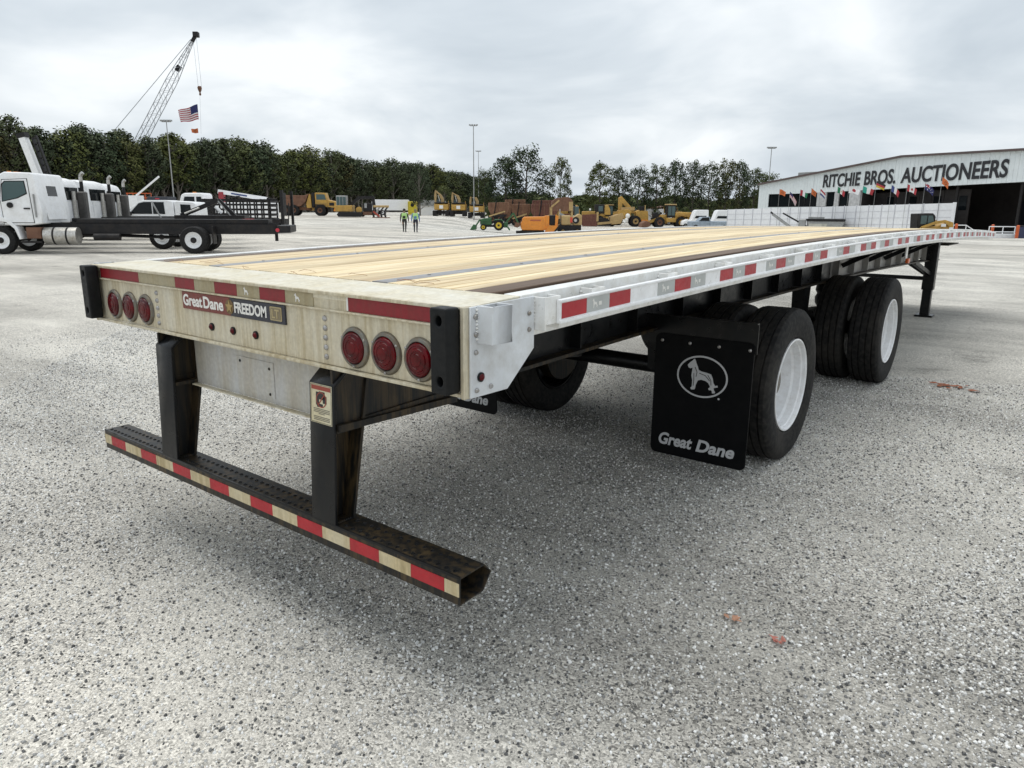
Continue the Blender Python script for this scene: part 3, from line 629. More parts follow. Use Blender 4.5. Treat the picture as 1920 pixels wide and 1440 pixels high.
# landing gear
LY = 11.95
for s in (-1, 1):
    lg = MB().box(s*0.68-0.085, s*0.68+0.085, LY-0.085, LY+0.085, 0.44, 1.31).build('landing_leg', black_steel, TR, bev=0.01, seg=2)
    MB().box(s*0.68-0.066, s*0.68+0.066, LY-0.066, LY+0.066, 0.03, 0.44).build('inner_leg', black_steel, lg, bev=0.006)
    MB().box(s*0.68-0.13, s*0.68+0.13, LY-0.13, LY+0.13, 0.0, 0.032).build('foot', black_steel, lg, bev=0.006)
    MB().bar((s*0.68, LY-0.09, 0.70), (s*0.60, LY-1.0, 0.93), 0.06, 0.06).build('brace', black_steel, lg)
    MB().bar((s*0.66, LY, 0.85), (s*0.10, LY, 1.25), 0.05, 0.05, upv=(0, 1, 0)).build('brace', black_steel, lg)
MB().bar((-0.6, LY, 0.62), (0.6, LY, 0.62), 0.06, 0.06).build('landing_cross_shaft', black_steel, TR)
MB().bar((0.6, LY-0.05, 0.7), (-0.1, LY-0.05, 1.15), 0.045, 0.045, upv=(0, 1, 0)).build('landing_brace', black_steel, TR)
MB().box(-0.85, 0.85, LY+0.3, LEN-0.15, 0.99+0.15, 1.16).build('coupler_plate', rust_steel, TR, bev=0.004)
# side marker lamp on its bracket
mkb = MB().box(1.235, 1.245, 6.72, 6.80, 1.19, 1.33).build('lamp_bracket', alu_white, TR)
MB().box(1.245, 1.275, 6.715, 6.805, 1.165, 1.215).build('amber_lamp', plain('amber', (0.55, 0.10, 0.02), 0.25), mkb, bev=0.008, seg=2)
# ---------------------------------------------------------------- yard vehicles and machines (local x = right, y = away, z = up)
white_paint = paint('white_paint', (0.88, 0.89, 0.90), 0.35, 0, 0.05, 2, (0.62, 0.60, 0.56), 0.25)
cat_yellow = paint('machine_yellow', (0.55, 0.32, 0.055), 0.5, 0, 0.25, 1.2, (0.22, 0.14, 0.06), 0.45)
tan_paint = paint('faded_tan', (0.52, 0.36, 0.15), 0.55, 0, 0.2, 1.2, (0.25, 0.16, 0.08), 0.45)
rust = paint('rusty_steel', (0.15, 0.07, 0.042), 0.8, 0, 0.4, 1.0, (0.24, 0.13, 0.08), 0.5)
orange_p = paint('paver_orange', (0.78, 0.27, 0.025), 0.45, 0, 0.15, 2, (0.4, 0.2, 0.08), 0.3)
green_p = paint('tractor_green', (0.025, 0.11, 0.035), 0.4, 0, 0.25, 3, (0.06, 0.09, 0.04), 0.3)
wheel_yellow = paint('wheel_yellow', (0.66, 0.48, 0.04), 0.45, 0, 0.15, 3)
dark_metal = paint('dark_metal', (0.010, 0.010, 0.012), 0.5, 0, 0.4, 2, (0.04, 0.032, 0.025), 0.35, spec=0.3)
grey_metal = paint('grey_metal', (0.36, 0.37, 0.37), 0.5, 0.3, 0.2, 2, (0.2, 0.18, 0.15), 0.35)
chrome = paint('worn_chrome', (0.55, 0.54, 0.51), 0.35, 0.7, 0.25, 5, (0.3, 0.26, 0.2), 0.4)
red_lamp = plain('red_lamp', (0.5, 0.03, 0.05), 0.3)
orange_red = paint('lift_orange', (0.62, 0.12, 0.03), 0.5, 0, 0.2, 2)
BACK = {}
def place(name, label, cat, s, d, rot=0.0, group=None, z=None):
    return thing(name, label, cat, tuple(yd(s, d, z)), YAW+R(rot), group)
def B(root, name, mat, x0, x1, y0, y1, z0, z1, bev=0.0): return MB().box(x0, x1, y0, y1, z0, z1).build(name, mat, root, bev=bev)
def PR(root, name, mat, poly, y0, y1, bev=0.0): return MB().prism(poly, 'y', y0, y1).build(name, mat, root, bev=bev)
def TB(root, name, mat, p0, p1, r, rb=None, n=10): return MB().tube(p0, p1, r, rb, n).build(name, mat, root, smooth=True)
def BR(root, name, mat, p0, p1, w, h, upv=(0, 0, 1)): return MB().bar(p0, p1, w, h, upv=upv).build(name, mat, root)
def WH(root, x, y, z, Rr, w, rr, rmat, lug=0, dish=0.25):
    """wheel with axle along y; near face at y"""
    e_ = thing('wheel', '', 'x'); del e_['label']; del e_['category']; e_.parent = root; e_.location = (x, y, z)
    pf = [(rr, 0.02*w), (rr*1.05, 0.0), (Rr*0.86, 0.0), (Rr*0.95, w*0.05), (Rr, w*0.18)]
    for c in (0.35, 0.65): pf += [(Rr, w*(c-0.04)), (Rr*0.96, w*(c-0.02)), (Rr*0.96, w*(c+0.02)), (Rr, w*(c+0.04))]
    pf += [(Rr, w*0.82), (Rr*0.95, w*0.95), (Rr*0.86, w), (rr, w*0.98)]
    t = MB().lathe(pf, (0, 0, 0), 'y', 28, close=True)
    if lug:
        for i in range(lug):
            a = 2*PI*i/lug
            for sd, y0, y1 in ((0, 0.0, 0.5), (0.5, 0.5, 1.0)):
                aa = a+sd*2*PI/lug; c, q = math.cos(aa), math.sin(aa)
                t.bar((Rr*0.99*c, w*y0, Rr*0.99*q), (Rr*0.99*math.cos(aa+0.15), w*y1, Rr*0.99*math.sin(aa+0.15)), Rr*0.10, Rr*0.10, upv=(c, 0, q))
    t.build('tyre', rubber, e_, smooth=True)
    MB().lathe([(rr*1.02, 0.03*w), (rr*0.98, 0.02*w), (rr*0.90, w*dish*0.6), (rr*0.62, w*dish), (rr*0.45, w*dish*0.7), (rr*0.40, w*dish*0.3), (rr*0.12, w*dish*0.25), (rr*0.12, w*0.9), (rr*1.02, w*0.9)], (0, 0, 0), 'y', 24, close=True).build('rim', rmat, e_, smooth=True)
    MB().lathe([(rr*0.36, w*0.3), (rr*0.36, w*dish*0.1), (rr*0.30, -w*0.02), (rr*0.12, -w*0.03)], (0, 0, 0), 'y', 14).build('hub', dark_metal, e_, smooth=True)
    return e_

# ---- near white truck: extended cab on a long bare chassis
t1 = place('chassis_truck', 'white day-cab truck with long bare black chassis, nearest at left edge', 'truck', -11.82, 27.39, 8.6)
PR(t1, 'cab', white_paint, [(-6.36, 1.02), (-6.40, 1.95), (-6.35, 2.62), (-6.28, 2.78), (-6.12, 2.86), (-5.26, 2.84), (-5.19, 2.78), (-5.06, 1.5), (-5.08, 1.08), (-5.5, 1.02)], 0.06, 2.36, 0.035)
PR(t1, 'door_seam', dark_metal, [(-6.35, 1.10), (-6.38, 1.95), (-6.24, 2.60), (-5.40, 2.64), (-5.34, 1.10)], 0.052, 0.064)
for y_ in (0.5, 0.95, 1.2, 1.45, 1.9): B(t1, 'roof_marker', orange_p, -6.2, -6.1, y_-0.05, y_+0.05, 2.855, 2.9)
PR(t1, 'door', white_paint, [(-6.33, 1.12), (-6.36, 1.95), (-6.22, 2.58), (-5.42, 2.62), (-5.36, 1.12)], 0.035, 0.07, 0.012)
PR(t1, 'door_window', glass_green, [(-6.28, 1.86), (-6.22, 2.42), (-6.12, 2.52), (-5.52, 2.53), (-5.48, 2.14), (-5.8, 1.98)], 0.02, 0.04)
PR(t1, 'window_seal', dark_metal, [(-6.31, 1.83), (-6.25, 2.44), (-6.14, 2.55), (-5.49, 2.56), (-5.45, 2.11), (-5.79, 1.95)], 0.028, 0.039)
for nm, y0, y1, z0, z1, xo, mt in (('rear_window_seal', 0.78, 1.66, 2.0, 2.52, 0.006, dark_metal), ('rear_window', 0.83, 1.61, 2.05, 2.47, 0.012, glass_dark), ('rear_panel', 0.45, 1.98, 1.22, 1.86, 0.012, white_paint)):
    def xb(z): return -5.06-(z-1.5)/1.22*0.14
    MB().add([(xb(z)+q_, y, z) for q_ in (xo-0.02, xo) for y, z in ((y0, z0), (y1, z0), (y1, z1), (y0, z1))], [(0, 1, 2, 3), (7, 6, 5, 4), (0, 4, 5, 1), (1, 5, 6, 2), (2, 6, 7, 3), (3, 7, 4, 0)]).build(nm, mt, t1)
B(t1, 'door_handle', dark_metal, -5.62, -5.42, 0.0, 0.035, 1.58, 1.63); B(t1, 'grab_rail', grey_metal, -5.27, -5.23, 0.0, 0.05, 1.3, 2.1); B(t1, 'sun_visor', dark_metal, -6.45, -6.33, 0.3, 2.1, 2.44, 2.52)
PR(t1, 'windshield', glass_dark, [(-6.42, 1.98), (-6.30, 2.48), (-6.26, 2.46), (-6.38, 1.98)], 0.2, 2.2)
PR(t1, 'hood', white_paint, [(-8.15, 1.0), (-8.1, 1.55), (-7.8, 1.72), (-6.42, 1.95), (-6.40, 1.0)], 0.25, 2.15, 0.06)
PR(t1, 'fender', white_paint, [(x_+0.4, z_) for x_, z_ in ((-7.75, 1.0), (-7.55, 1.28), (-7.1, 1.38), (-6.6, 1.25), (-6.32, 0.95), (-6.22, 0.55), (-6.30, 0.52), (-6.42, 0.9), (-6.65, 1.12), (-7.05, 1.22), (-7.5, 1.14), (-7.68, 0.9))], 0.0, 0.45, 0.01)
B(t1, 'mirror', dark_metal, -6.52, -6.40, -0.22, -0.08, 1.9, 2.4, 0.02); TB(t1, 'round_mirror', dark_metal, (-6.05, -0.03, 1.72), (-6.05, 0.02, 1.72), 0.10)
TB(t1, 'fuel_tank', chrome, (-5.15, 0.35, 0.64), (-4.05, 0.35, 0.64), 0.31, n=20)
for x in (-4.85, -4.4): TB(t1, 'tank_strap', dark_metal, (x, 0.35, 0.64), (x+0.06, 0.35, 0.64), 0.318, n=20)
B(t1, 'battery_box', rust, -5.7, -5.2, 0.1, 0.5, 0.55, 0.95, 0.02); B(t1, 'step', dark_metal, -5.9, -5.2, 0.05, 0.4, 0.40, 0.46)
for y in (0.72, 1.52):
    B(t1, 'frame_rail', dark_metal, -7.9, 2.95, y, y+0.09, 0.80, 1.10)
B(t1, 'sub_frame', dark_metal, -4.2, 2.6, 0.70, 1.64, 1.105, 1.24); B(t1, 'side_skirt', dark_metal, -4.35, 2.9, 0.62, 0.66, 0.70, 1.06)
for x in (-3.4, -1.8, 1.2, 2.6): B(t1, 'cross_tube', dark_metal, x, x+0.12, 0.81, 1.52, 0.84, 1.06)
TB(t1, 'drive_shaft', dark_metal, (-5.0, 1.15, 0.72), (0, 1.15, 0.52), 0.06); TB(t1, 'air_tank', dark_metal, (-3.6, 0.55, 0.6), (-2.7, 0.55, 0.6), 0.13)
for y, dd in ((0.0, 0.5), (0.33, 0.1), (1.75, 0.1), (2.08, 0.1)): WH(t1, 0, y, 0.495, 0.495, 0.29, 0.30, rim_white, dish=dd)
for y in (0.03, 2.05): WH(t1, -6.55, y, 0.495, 0.495, 0.29, 0.30, rim_white, dish=0.3)
TB(t1, 'rear_axle', dark_metal, (0, 0.3, 0.495), (0, 2.2, 0.495), 0.09); TB(t1, 'front_axle', dark_metal, (-6.55, 0.2, 0.47), (-6.55, 2.2, 0.47), 0.06)
B(t1, 'rear_bumper', dark_metal, 2.95, 3.45, 0.35, 2.0, 0.76, 1.03, 0.02); B(t1, 'tow_hook', dark_metal, 2.75, 2.86, 1.1, 1.2, 0.42, 0.8)
TB(t1, 'tail_lamp', red_lamp, (2.98, 0.33, 0.86), (2.98, 0.36, 0.86), 0.075); B(t1, 'mud_guard', dark_metal, 0.65, 0.7, 0.1, 0.6, 0.35, 1.0)
# ---- three white day cabs with exhaust stacks behind it
def daycab(label, s, d, lift=False):
    t = place('cab_truck', label, 'truck', s, d, 8.6, 'white day-cab trucks parked in a row')
    PR(t, 'cab', white_paint, [(-5.75, 1.05), (-5.75, 2.0), (-5.45, 2.60), (-5.2, 2.80), (-4.3, 2.84), (-3.95, 2.74), (-3.82, 2.5), (-3.80, 1.05)], 0.08, 2.3, 0.06)
    PR(t, 'window', glass_dark, [(-5.4, 1.98), (-5.2, 2.45), (-4.1, 2.5), (-3.98, 2.42), (-3.98, 1.95)], 0.06, 0.082)
    PR(t, 'window', glass_dark, [(0.35, 1.95), (0.3, 2.45), (2.1, 2.45), (2.0, 1.95)], -0.02, 0.0).matrix_local = Matrix.Translation((-3.81, 0, 0)) @ Matrix.Rotation(PI/2, 4, 'Z')
    PR(t, 'hood', white_paint, [(-7.4, 0.9), (-7.35, 1.5), (-7.1, 1.65), (-5.77, 1.9), (-5.77, 0.9)], 0.3, 2.1, 0.06)
    B(t, 'door_rib', white_paint, -3.86, -3.79, 0.3, 0.36, 1.1, 1.9); B(t, 'cab_rear_panel', white_paint, -3.80, -3.77, 0.5, 2.0, 1.1, 1.9)
    B(t, 'exhaust_guard', paint('guard_grey', (0.10, 0.095, 0.09), 0.5, 0.3, 0.4, 4), -3.68, -3.34, 1.6, 1.95, 1.15, 2.30, 0.05); TB(t, 'exhaust_stack', dark_metal, (-3.5, 1.8, 2.3), (-3.5, 1.8, 2.75), 0.07)
    ex = MB().pipe([(-3.5, 1.8, 2.7), (-3.5, 1.8, 2.9), (-3.46, 1.8, 3.0), (-3.38, 1.8, 3.06)], 0.075, 10).build('stack_tip', chrome, t)
    TB(t, 'air_intake', chrome, (-3.70, 1.4, 1.2), (-3.70, 1.4, 2.3), 0.09); B(t, 'def_tank', white_paint, -3.65, -3.35, 1.65, 1.95, 0.75, 1.12, 0.03)
    for y in (0.72, 1.52): B(t, 'frame_rail', dark_metal, -7.2, 2.6, y, y+0.09, 0.78, 1.08)
    B(t, 'sub_frame', dark_metal, -3.6, 2.4, 0.70, 1.64, 1.085, 1.22)
    TB(t, 'fuel_tank', dark_metal, (-5.0, 0.35, 0.64), (-3.9, 0.35, 0.64), 0.3, n=16)
    for y, dd in ((0.0, 0.5), (2.05, 0.1)): WH(t, 0, y, 0.495, 0.495, 0.29, 0.3, rim_white, dish=dd); WH(t, -6.2, y, 0.495, 0.495, 0.29, 0.3, rim_white, dish=0.3)
    TB(t, 'rear_axle', dark_metal, (0, 0.3, 0.495), (0, 2.1, 0.495), 0.09)
    if lift:
        pivot = B(t, 'lift_frame', dark_metal, 0.4, 3.2, 0.6, 1.7, 1.22, 1.36)
        BR(t, 'lift_arm', dark_metal, (0.55, 1.1, 1.35), (2.1, 1.1, 1.98), 0.22, 0.16); BR(t, 'lift_arm', dark_metal, (2.1, 1.1, 2.0), (2.75, 1.1, 1.30), 0.18, 0.14)
        TB(t, 'lift_ram', chrome, (0.75, 0.9, 1.42), (1.35, 0.9, 1.66), 0.05); TB(t, 'lift_ram', white_paint, (2.0, 0.85, 1.72), (2.25, 0.85, 1.45), 0.07)
        BR(t, 'prop_rod', grey_metal, (-0.45, 0.7, 1.9), (-0.15, 0.7, 1.25), 0.05, 0.05); BR(t, 'prop_rod', grey_metal, (2.15, 0.75, 1.95), (2.7, 0.75, 1.22), 0.04, 0.04)
        B(t, 'tail_lamp', red_lamp, 2.62, 2.66, 0.4, 0.62, 0.6, 0.78)
    return t
daycab('white day-cab truck with black lift frame on its chassis, second in the row', -14.36, 30.3, True)
daycab('white day-cab truck with exhaust stack, third from the nearest', -15.15, 33.9)
daycab('white day-cab truck farthest back, beside the white pickup', -16.8, 38.4)
# ---- white pickup with cap
p = place('pickup', 'white crew-cab pickup with white bed cap behind the chassis trucks', 'pickup', -22.4, 43, 3)
PR(p, 'cab', white_paint, [(-0.15, 1.15), (0.0, 1.22), (0.75, 1.95), (1.1, 2.07), (2.35, 2.08), (2.75, 2.02), (2.8, 1.1), (-0.15, 1.1)], 0.1, 1.85, 0.04)
B(p, 'body', white_paint, -1.8, 4.1, 0.0, 1.98, 0.5, 1.14, 0.08); PR(p, 'bed_cap', white_paint, [(2.86, 1.14), (2.86, 2.0), (3.0, 2.04), (3.95, 1.98), (4.06, 1.85), (4.08, 1.14)], 0.06, 1.9, 0.03)
PR(p, 'cab_window', glass_dark, [(0.25, 1.30), (0.85, 1.90), (1.15, 1.97), (1.55, 1.97), (1.55, 1.30)], 0.075, 0.105); PR(p, 'cab_window', glass_dark, [(1.62, 1.30), (1.62, 1.97), (2.25, 1.97), (2.28, 1.30)], 0.075, 0.105)
PR(p, 'cap_window', glass_dark, [(3.2, 1.38), (3.2, 1.85), (3.75, 1.83), (3.8, 1.38)], 0.04, 0.062); B(p, 'mirror', dark_metal, 0.25, 0.45, -0.2, 0.0, 1.2, 1.42, 0.03)
for x in (0.95, 2.1): B(p, 'door_handle', dark_metal, x, x+0.22, -0.03, 0.0, 1.04, 1.08)
PR(p, 'windshield', glass_dark, [(-0.12, 1.2), (0.72, 1.93), (0.75, 1.9), (-0.05, 1.18)], 0.2, 1.75)
for x in (-0.9, 3.1):
    for y in (-0.02, 1.72): WH(p, x, y, 0.4, 0.4, 0.27, 0.24, grey_metal)
# ---- black stake-bed truck with lift gate
k = place('stake_truck', 'black stake-bed truck with open slatted sides behind the chassis trucks', 'truck', -20.8, 50, 3)
PR(k, 'cab', dark_metal, [(-1.9, 0.6), (-1.9, 1.3), (-1.5, 2.0), (-0.15, 2.05), (-0.1, 0.6)], 0.1, 2.0, 0.04); PR(k, 'cab_window', glass_dark, [(-1.6, 1.4), (-1.4, 1.9), (-0.5, 1.9), (-0.5, 1.4)], 0.08, 0.102)
B(k, 'bed', dark_metal, 0.0, 4.5, 0.0, 2.2, 0.85, 1.0); B(k, 'bulkhead', dark_metal, 0.0, 0.15, 0.0, 2.2, 1.0, 2.25)
for y in (0.0, 2.14):
    for i, z in enumerate((1.18, 1.50, 1.82, 2.12)): B(k, 'rail_slat', dark_metal, 0.15, 4.45, y+0.03, y+0.07, z, z+0.13)
    for i in range(10): B(k, 'stake', dark_metal, 0.2+i*0.46, 0.30+i*0.46, y-0.02, y+0.03, 1.0, 2.26)
for i in range(4): B(k, 'tail_slat', dark_metal, 4.42, 4.47, 0.1, 2.1, 1.15+0.3*i, 1.27+0.3*i)
B(k, 'hitch', red_lamp, 2.6, 3.4, -0.05, 0.0, 0.88, 0.96)
for x in (-1.1, 3.2):
    for y in (0.0, 1.9): WH(k, x, y, 0.42, 0.42, 0.28, 0.25, rim_white)
B(k, 'frame', dark_metal, -1.8, 4.6, 0.7, 1.5, 0.55, 0.84); B(k, 'gate_post', dark_metal, 5.15, 5.35, 0.1, 0.3, 0.45, 2.85); B(k, 'gate_post', dark_metal, 5.45, 5.6, 1.7, 1.9, 0.5, 2.8)
B(k, 'lift_platform', dark_metal, 4.5, 5.14, 0.0, 2.2, 0.5, 0.95); BR(k, 'gate_arm', dark_metal, (5.6, 0.2, 0.6), (5.7, 0.2, 2.0), 0.06, 0.06); B(k, 'gate_panel', dark_metal, 5.1, 5.16, 0.3, 1.7, 1.2, 2.7)
# ---- service truck with folding crane
v = place('crane_truck', 'white service truck with white folding crane boom behind the stake truck', 'truck', -27.7, 62, 2)
PR(v, 'cab', white_paint, [(0, 0.9), (0.05, 2.0), (0.3, 2.72), (0.6, 2.84), (1.9, 2.86), (2.05, 2.7), (2.1, 0.9)], 0.0, 2.2, 0.06); PR(v, 'cab_window', glass_dark, [(0.4, 2.05), (0.55, 2.55), (1.35, 2.55), (1.35, 2.05)], -0.02, 0.005)
PR(v, 'cab_window', glass_dark, [(1.5, 2.05), (1.5, 2.55), (1.9, 2.55), (1.95, 2.05)], -0.02, 0.005); B(v, 'roof_lamp', orange_p, 0.9, 1.1, 0.9, 1.2, 2.87, 2.95)
B(v, 'service_body', white_paint, 2.3, 7.6, 0.0, 2.2, 0.9, 2.1, 0.04); B(v, 'frame', dark_metal, -1.2, 7.6, 0.7, 1.5, 0.55, 0.88)
B(v, 'hood', white_paint, -1.4, 0.02, 0.3, 1.9, 0.8, 1.75, 0.1)
B(v, 'crane_pedestal', plain('crane_red', (0.3, 0.03, 0.04), 0.5), 3.05, 3.45, 0.8, 1.3, 2.1, 2.95); BR(v, 'crane_boom', white_paint, (3.0, 1.0, 3.0), (7.0, 1.0, 2.40), 0.3, 0.32, ); BR(v, 'crane_ram', dark_metal, (3.5, 0.85, 2.5), (4.8, 0.85, 2.6), 0.1, 0.1)
BR(v, 'crane_tip', dark_metal, (6.9, 1.0, 2.42), (7.7, 1.0, 2.3), 0.2, 0.22); BR(v, 'boom_stripe', plain('stripe_blue', (0.04, 0.07, 0.2), 0.5), (4.1, 0.84, 2.84), (5.4, 0.84, 2.64), 0.02, 0.12)
for x in (-0.6, 5.8):
    for y in (0.0, 1.9): WH(v, x, y, 0.48, 0.48, 0.28, 0.3, rim_white)
# ---- telescopic boom crane at far left
c = place('boom_crane', 'telescopic crane with raised white boom behind the cabs, far left', 'crane', -39.0, 60, 0)
B(c, 'carrier', white_paint, -3.5, 5.5, 0.0, 2.5, 0.8, 1.6, 0.05); B(c, 'turret', white_paint, -0.6, 2.2, 0.2, 2.3, 1.6, 3.0, 0.06)
for x in (-2.6, 3.0, 4.4): WH(c, x, -0.02, 0.55, 0.55, 0.35, 0.3, rim_white); WH(c, x, 2.2, 0.55, 0.55, 0.35, 0.3, rim_white)
BR(c, 'boom', white_paint, (1.25, 1.0, 1.9), (-0.12, 1.0, 7.05), 0.55, 0.5, (1, 0, 0)); BR(c, 'boom_tip', dark_metal, (-0.1, 1.0, 7.0), (-0.18, 1.0, 7.35), 0.6, 0.7, (1, 0, 0))
BR(c, 'lattice_side', dark_metal, (1.75, 0.9, 2.6), (0.72, 0.9, 7.0), 0.4, 0.10, (1, 0, 0)); BR(c, 'lattice_side', dark_metal, (2.05, 0.9, 2.8), (1.0, 0.9, 7.2), 0.25, 0.07, (1, 0, 0))
for i in range(9):
    q = i/8; BR(c, 'lattice_rung', dark_metal, (1.7-1.0*q, 0.9, 2.75+4.2*q), (2.0-1.0*q, 0.9, 2.95+4.2*q), 0.08, 0.08)
BR(c, 'jib_stay', white_paint, (8.3, 1.2, 2.6), (10.3, 1.2, 4.1), 0.12, 0.12); B(c, 'jib_rest', white_paint, 7.6, 8.6, 0.6, 1.8, 0.0, 2.6)
# ---- orange lifts behind the pickup
lf = place('lift_platform', 'orange-red scissor lift with mesh basket beyond the pickup', 'lift', -38.5, 75)
B(lf, 'chassis', orange_red, 0, 2.3, 0, 1.2, 0.4, 1.1); B(lf, 'basket_floor', orange_red, -0.1, 2.4, 0, 1.2, 2.0, 2.15)
for x in (-0.08, 0.5, 1.1, 1.7, 2.3): B(lf, 'basket_post', orange_red, x, x+0.07, 0.0, 0.06, 2.15, 3.05)
for z in (2.55, 2.98): B(lf, 'basket_rail', orange_red, -0.1, 2.4, -0.07, -0.005, z, z+0.08)
BR(lf, 'scissor_arm', orange_red, (0.1, 0.6, 1.1), (2.2, 0.6, 2.0), 0.1, 0.15); BR(lf, 'scissor_arm', orange_red, (2.2, 0.45, 1.1), (0.1, 0.45, 2.0), 0.1, 0.15)
for x in (0.4, 1.9): WH(lf, x, 0.0, 0.3, 0.3, 0.2, 0.17, grey_metal)
dk = place('tool_trailer', 'dark boxy trailer with red lamps beside the orange lift', 'trailer', -36.1, 74)
B(dk, 'box', paint('navy_box', (0.03, 0.035, 0.05), 0.5), 0, 2.0, 0, 2.0, 0.7, 2.7, 0.03); B(dk, 'lamp_bar', red_lamp, 0.8, 1.2, -0.04, 0.0, 2.45, 2.55)
for y in (0.0, 1.8): WH(dk, 1.0, y, 0.4, 0.4, 0.22, 0.22, rim_white)

# ---- articulated dump truck
a = place('dump_truck', 'mud-brown articulated dump truck with yellow cab in front of the wood', 'dump truck', -40.4, 130, 2)
PR(a, 'dump_body', rust, [(0.3, 1.9), (0.1, 3.3), (0.6, 3.5), (4.2, 3.45), (4.9, 3.75), (4.3, 2.4), (3.4, 1.6), (1.2, 1.55)], 0.1, 2.9, 0.05); B(a, 'rear_frame', rust, 0.4, 5.2, 1.0, 2.0, 0.95, 1.5)
PR(a, 'headboard', cat_yellow, [(4.4, 2.0), (4.95, 3.7), (5.15, 3.7), (5.3, 1.4), (4.5, 1.3)], 0.3, 2.7); B(a, 'hitch', cat_yellow, 4.9, 6.0, 1.0, 2.0, 0.9, 1.6)
PR(a, 'cab', cat_yellow, [(5.9, 1.5), (5.9, 3.85), (6.1, 3.95), (7.75, 3.9), (8.1, 2.6), (8.1, 1.5)], 0.5, 2.5, 0.05); PR(a, 'cab_window', glass_green, [(6.15, 2.75), (6.15, 3.65), (7.6, 3.65), (7.8, 2.75)], 0.47, 0.51)
PR(a, 'hood', cat_yellow, [(8.1, 1.5), (8.1, 2.75), (9.6, 2.4), (9.9, 1.3)], 0.4, 2.6, 0.06); PR(a, 'nose', orange_p, [(9.0, 0.8), (9.2, 1.6), (10.3, 1.55), (11.2, 0.95), (11.3, 0.75)], 0.5, 2.5, 0.05)
B(a, 'grille', dark_metal, 8.35, 9.2, 0.37, 0.41, 1.75, 2.25); PR(a, 'wheel_arch', dark_metal, [(5.6, 1.6), (5.8, 1.95), (7.4, 1.95), (7.8, 1.5), (7.6, 1.45), (7.3, 1.8), (5.95, 1.8)], 0.1, 0.7); B(a, 'cab_guard', dark_metal, 5.35, 5.8, 0.5, 2.5, 1.4, 3.9)
for x in (0.75, 2.2, 6.75):
    for y in (0.0, 2.3): WH(a, x, y, 0.95, 0.95, 0.65, 0.45, rust, 0)
# ---- tracked machine with dark arm, and the log grapple next to it
m_ = place('tracked_harvester', 'tracked machine with glazed cab and black folded arm beside the dump truck', 'harvester', -28.5, 120, 0)
PR(m_, 'track', dark_metal, [(0.4, 0.1), (0.15, 0.45), (0.5, 0.85), (3.9, 0.85), (4.3, 0.45), (4.0, 0.1)], 0.0, 0.6, 0.03); PR(m_, 'track', dark_metal, [(0.4, 0.1), (0.15, 0.45), (0.5, 0.85), (3.9, 0.85), (4.3, 0.45), (4.0, 0.1)], 2.2, 2.8, 0.03)
B(m_, 'house', cat_yellow, -0.1, 2.6, 0.2, 2.6, 0.9, 1.9, 0.08); B(m_, 'cab', grey_metal, 0.1, 1.7, 0.3, 1.8, 1.9, 3.4, 0.05)
for x in (0.2, 0.72, 1.24): B(m_, 'cab_pane', glass_green, x, x+0.42, 0.26, 0.3, 1.4, 3.2)
BR(m_, 'boom', dark_metal, (1.9, 1.4, 1.7), (3.6, 1.4, 3.1), 0.4, 0.5); BR(m_, 'stick', dark_metal, (3.5, 1.4, 3.1), (5.9, 1.4, 3.2), 0.35, 0.45); BR(m_, 'stick_end', dark_metal, (5.8, 1.4, 3.3), (6.1, 1.4, 0.9), 0.45, 0.5)
B(m_, 'saw_head', dark_metal, 4.3, 5.6, 0.9, 1.9, 0.9, 2.3, 0.1); B(m_, 'head_plate', grey_metal, 4.5, 4.9, 0.86, 0.9, 1.5, 2.2); TB(m_, 'hose_reel', cat_yellow, (3.6, 0.8, 1.2), (3.6, 1.2, 1.2), 0.5)
B(m_, 'head_foot', rust, 4.2, 6.2, 0.8, 2.0, 0.35, 0.9, 0.05)
gp = place('log_grapple', 'rusty log grapple with curved tines and red frame beside the white trailer', 'grapple', -22.3, 118, 0)
for i in range(4):
    x = 0.2+i*0.62; MB().loft([[(xx+o*0.11, y, z) for o, y in ((-1, 0.3), (1, 0.3), (1, 0.9), (-1, 0.9))] for xx, z in ((x, 0.1), (x-0.12, 0.7), (x+0.05, 1.3), (x+0.35, 1.65))]).build('tine', grey_metal if i == 1 else dark_metal, gp)
B(gp, 'beam', tan_paint, 0.2, 2.6, 0.3, 0.9, 1.6, 1.95, 0.05); BR(gp, 'red_frame', plain('frame_red', (0.35, 0.05, 0.03), 0.6), (0.2, 0.2, 1.0), (1.2, 0.2, 0.2), 0.15, 0.25); B(gp, 'skid', rust, 0.0, 2.7, 0.25, 1.0, 0.0, 0.12)
# ---- white van trailer and yellow container in front of the wood
wt = place('van_trailer', 'long white box trailer parked in front of the trees', 'trailer', -28.3, 150, 4)
B(wt, 'box', white_paint, 0, 7.3, 0, 2.5, 0.95, 3.05, 0.03); B(wt, 'underframe', dark_metal, 0.2, 7.1, 0.6, 1.9, 0.7, 0.95)
for x in (0.9, 2.1): WH(wt, x, 0.0, 0.5, 0.5, 0.5, 0.3, rim_white); WH(wt, x, 2.0, 0.5, 0.5, 0.5, 0.3, rim_white)
B(wt, 'landing_leg', dark_metal, 6.3, 6.45, 0.6, 0.75, 0.0, 0.7); B(wt, 'landing_leg', dark_metal, 6.3, 6.45, 1.7, 1.85, 0.0, 0.7)
yc = place('yellow_container', 'yellow steel tank container beside the white box trailer', 'container', -20.95, 149)
B(yc, 'shell', paint('container_yellow', (0.62, 0.5, 0.03), 0.5), 0, 1.6, 0, 2.4, 0.15, 2.7, 0.1); TB(yc, 'manhole', dark_metal, (0.9, -0.05, 2.0), (0.9, 0.02, 2.0), 0.35)
for x in (0.05, 1.45): B(yc, 'corner_post', paint('container_yellow', (0.62, 0.5, 0.03)), x, x+0.1, -0.08, -0.005, 0.0, 2.75)
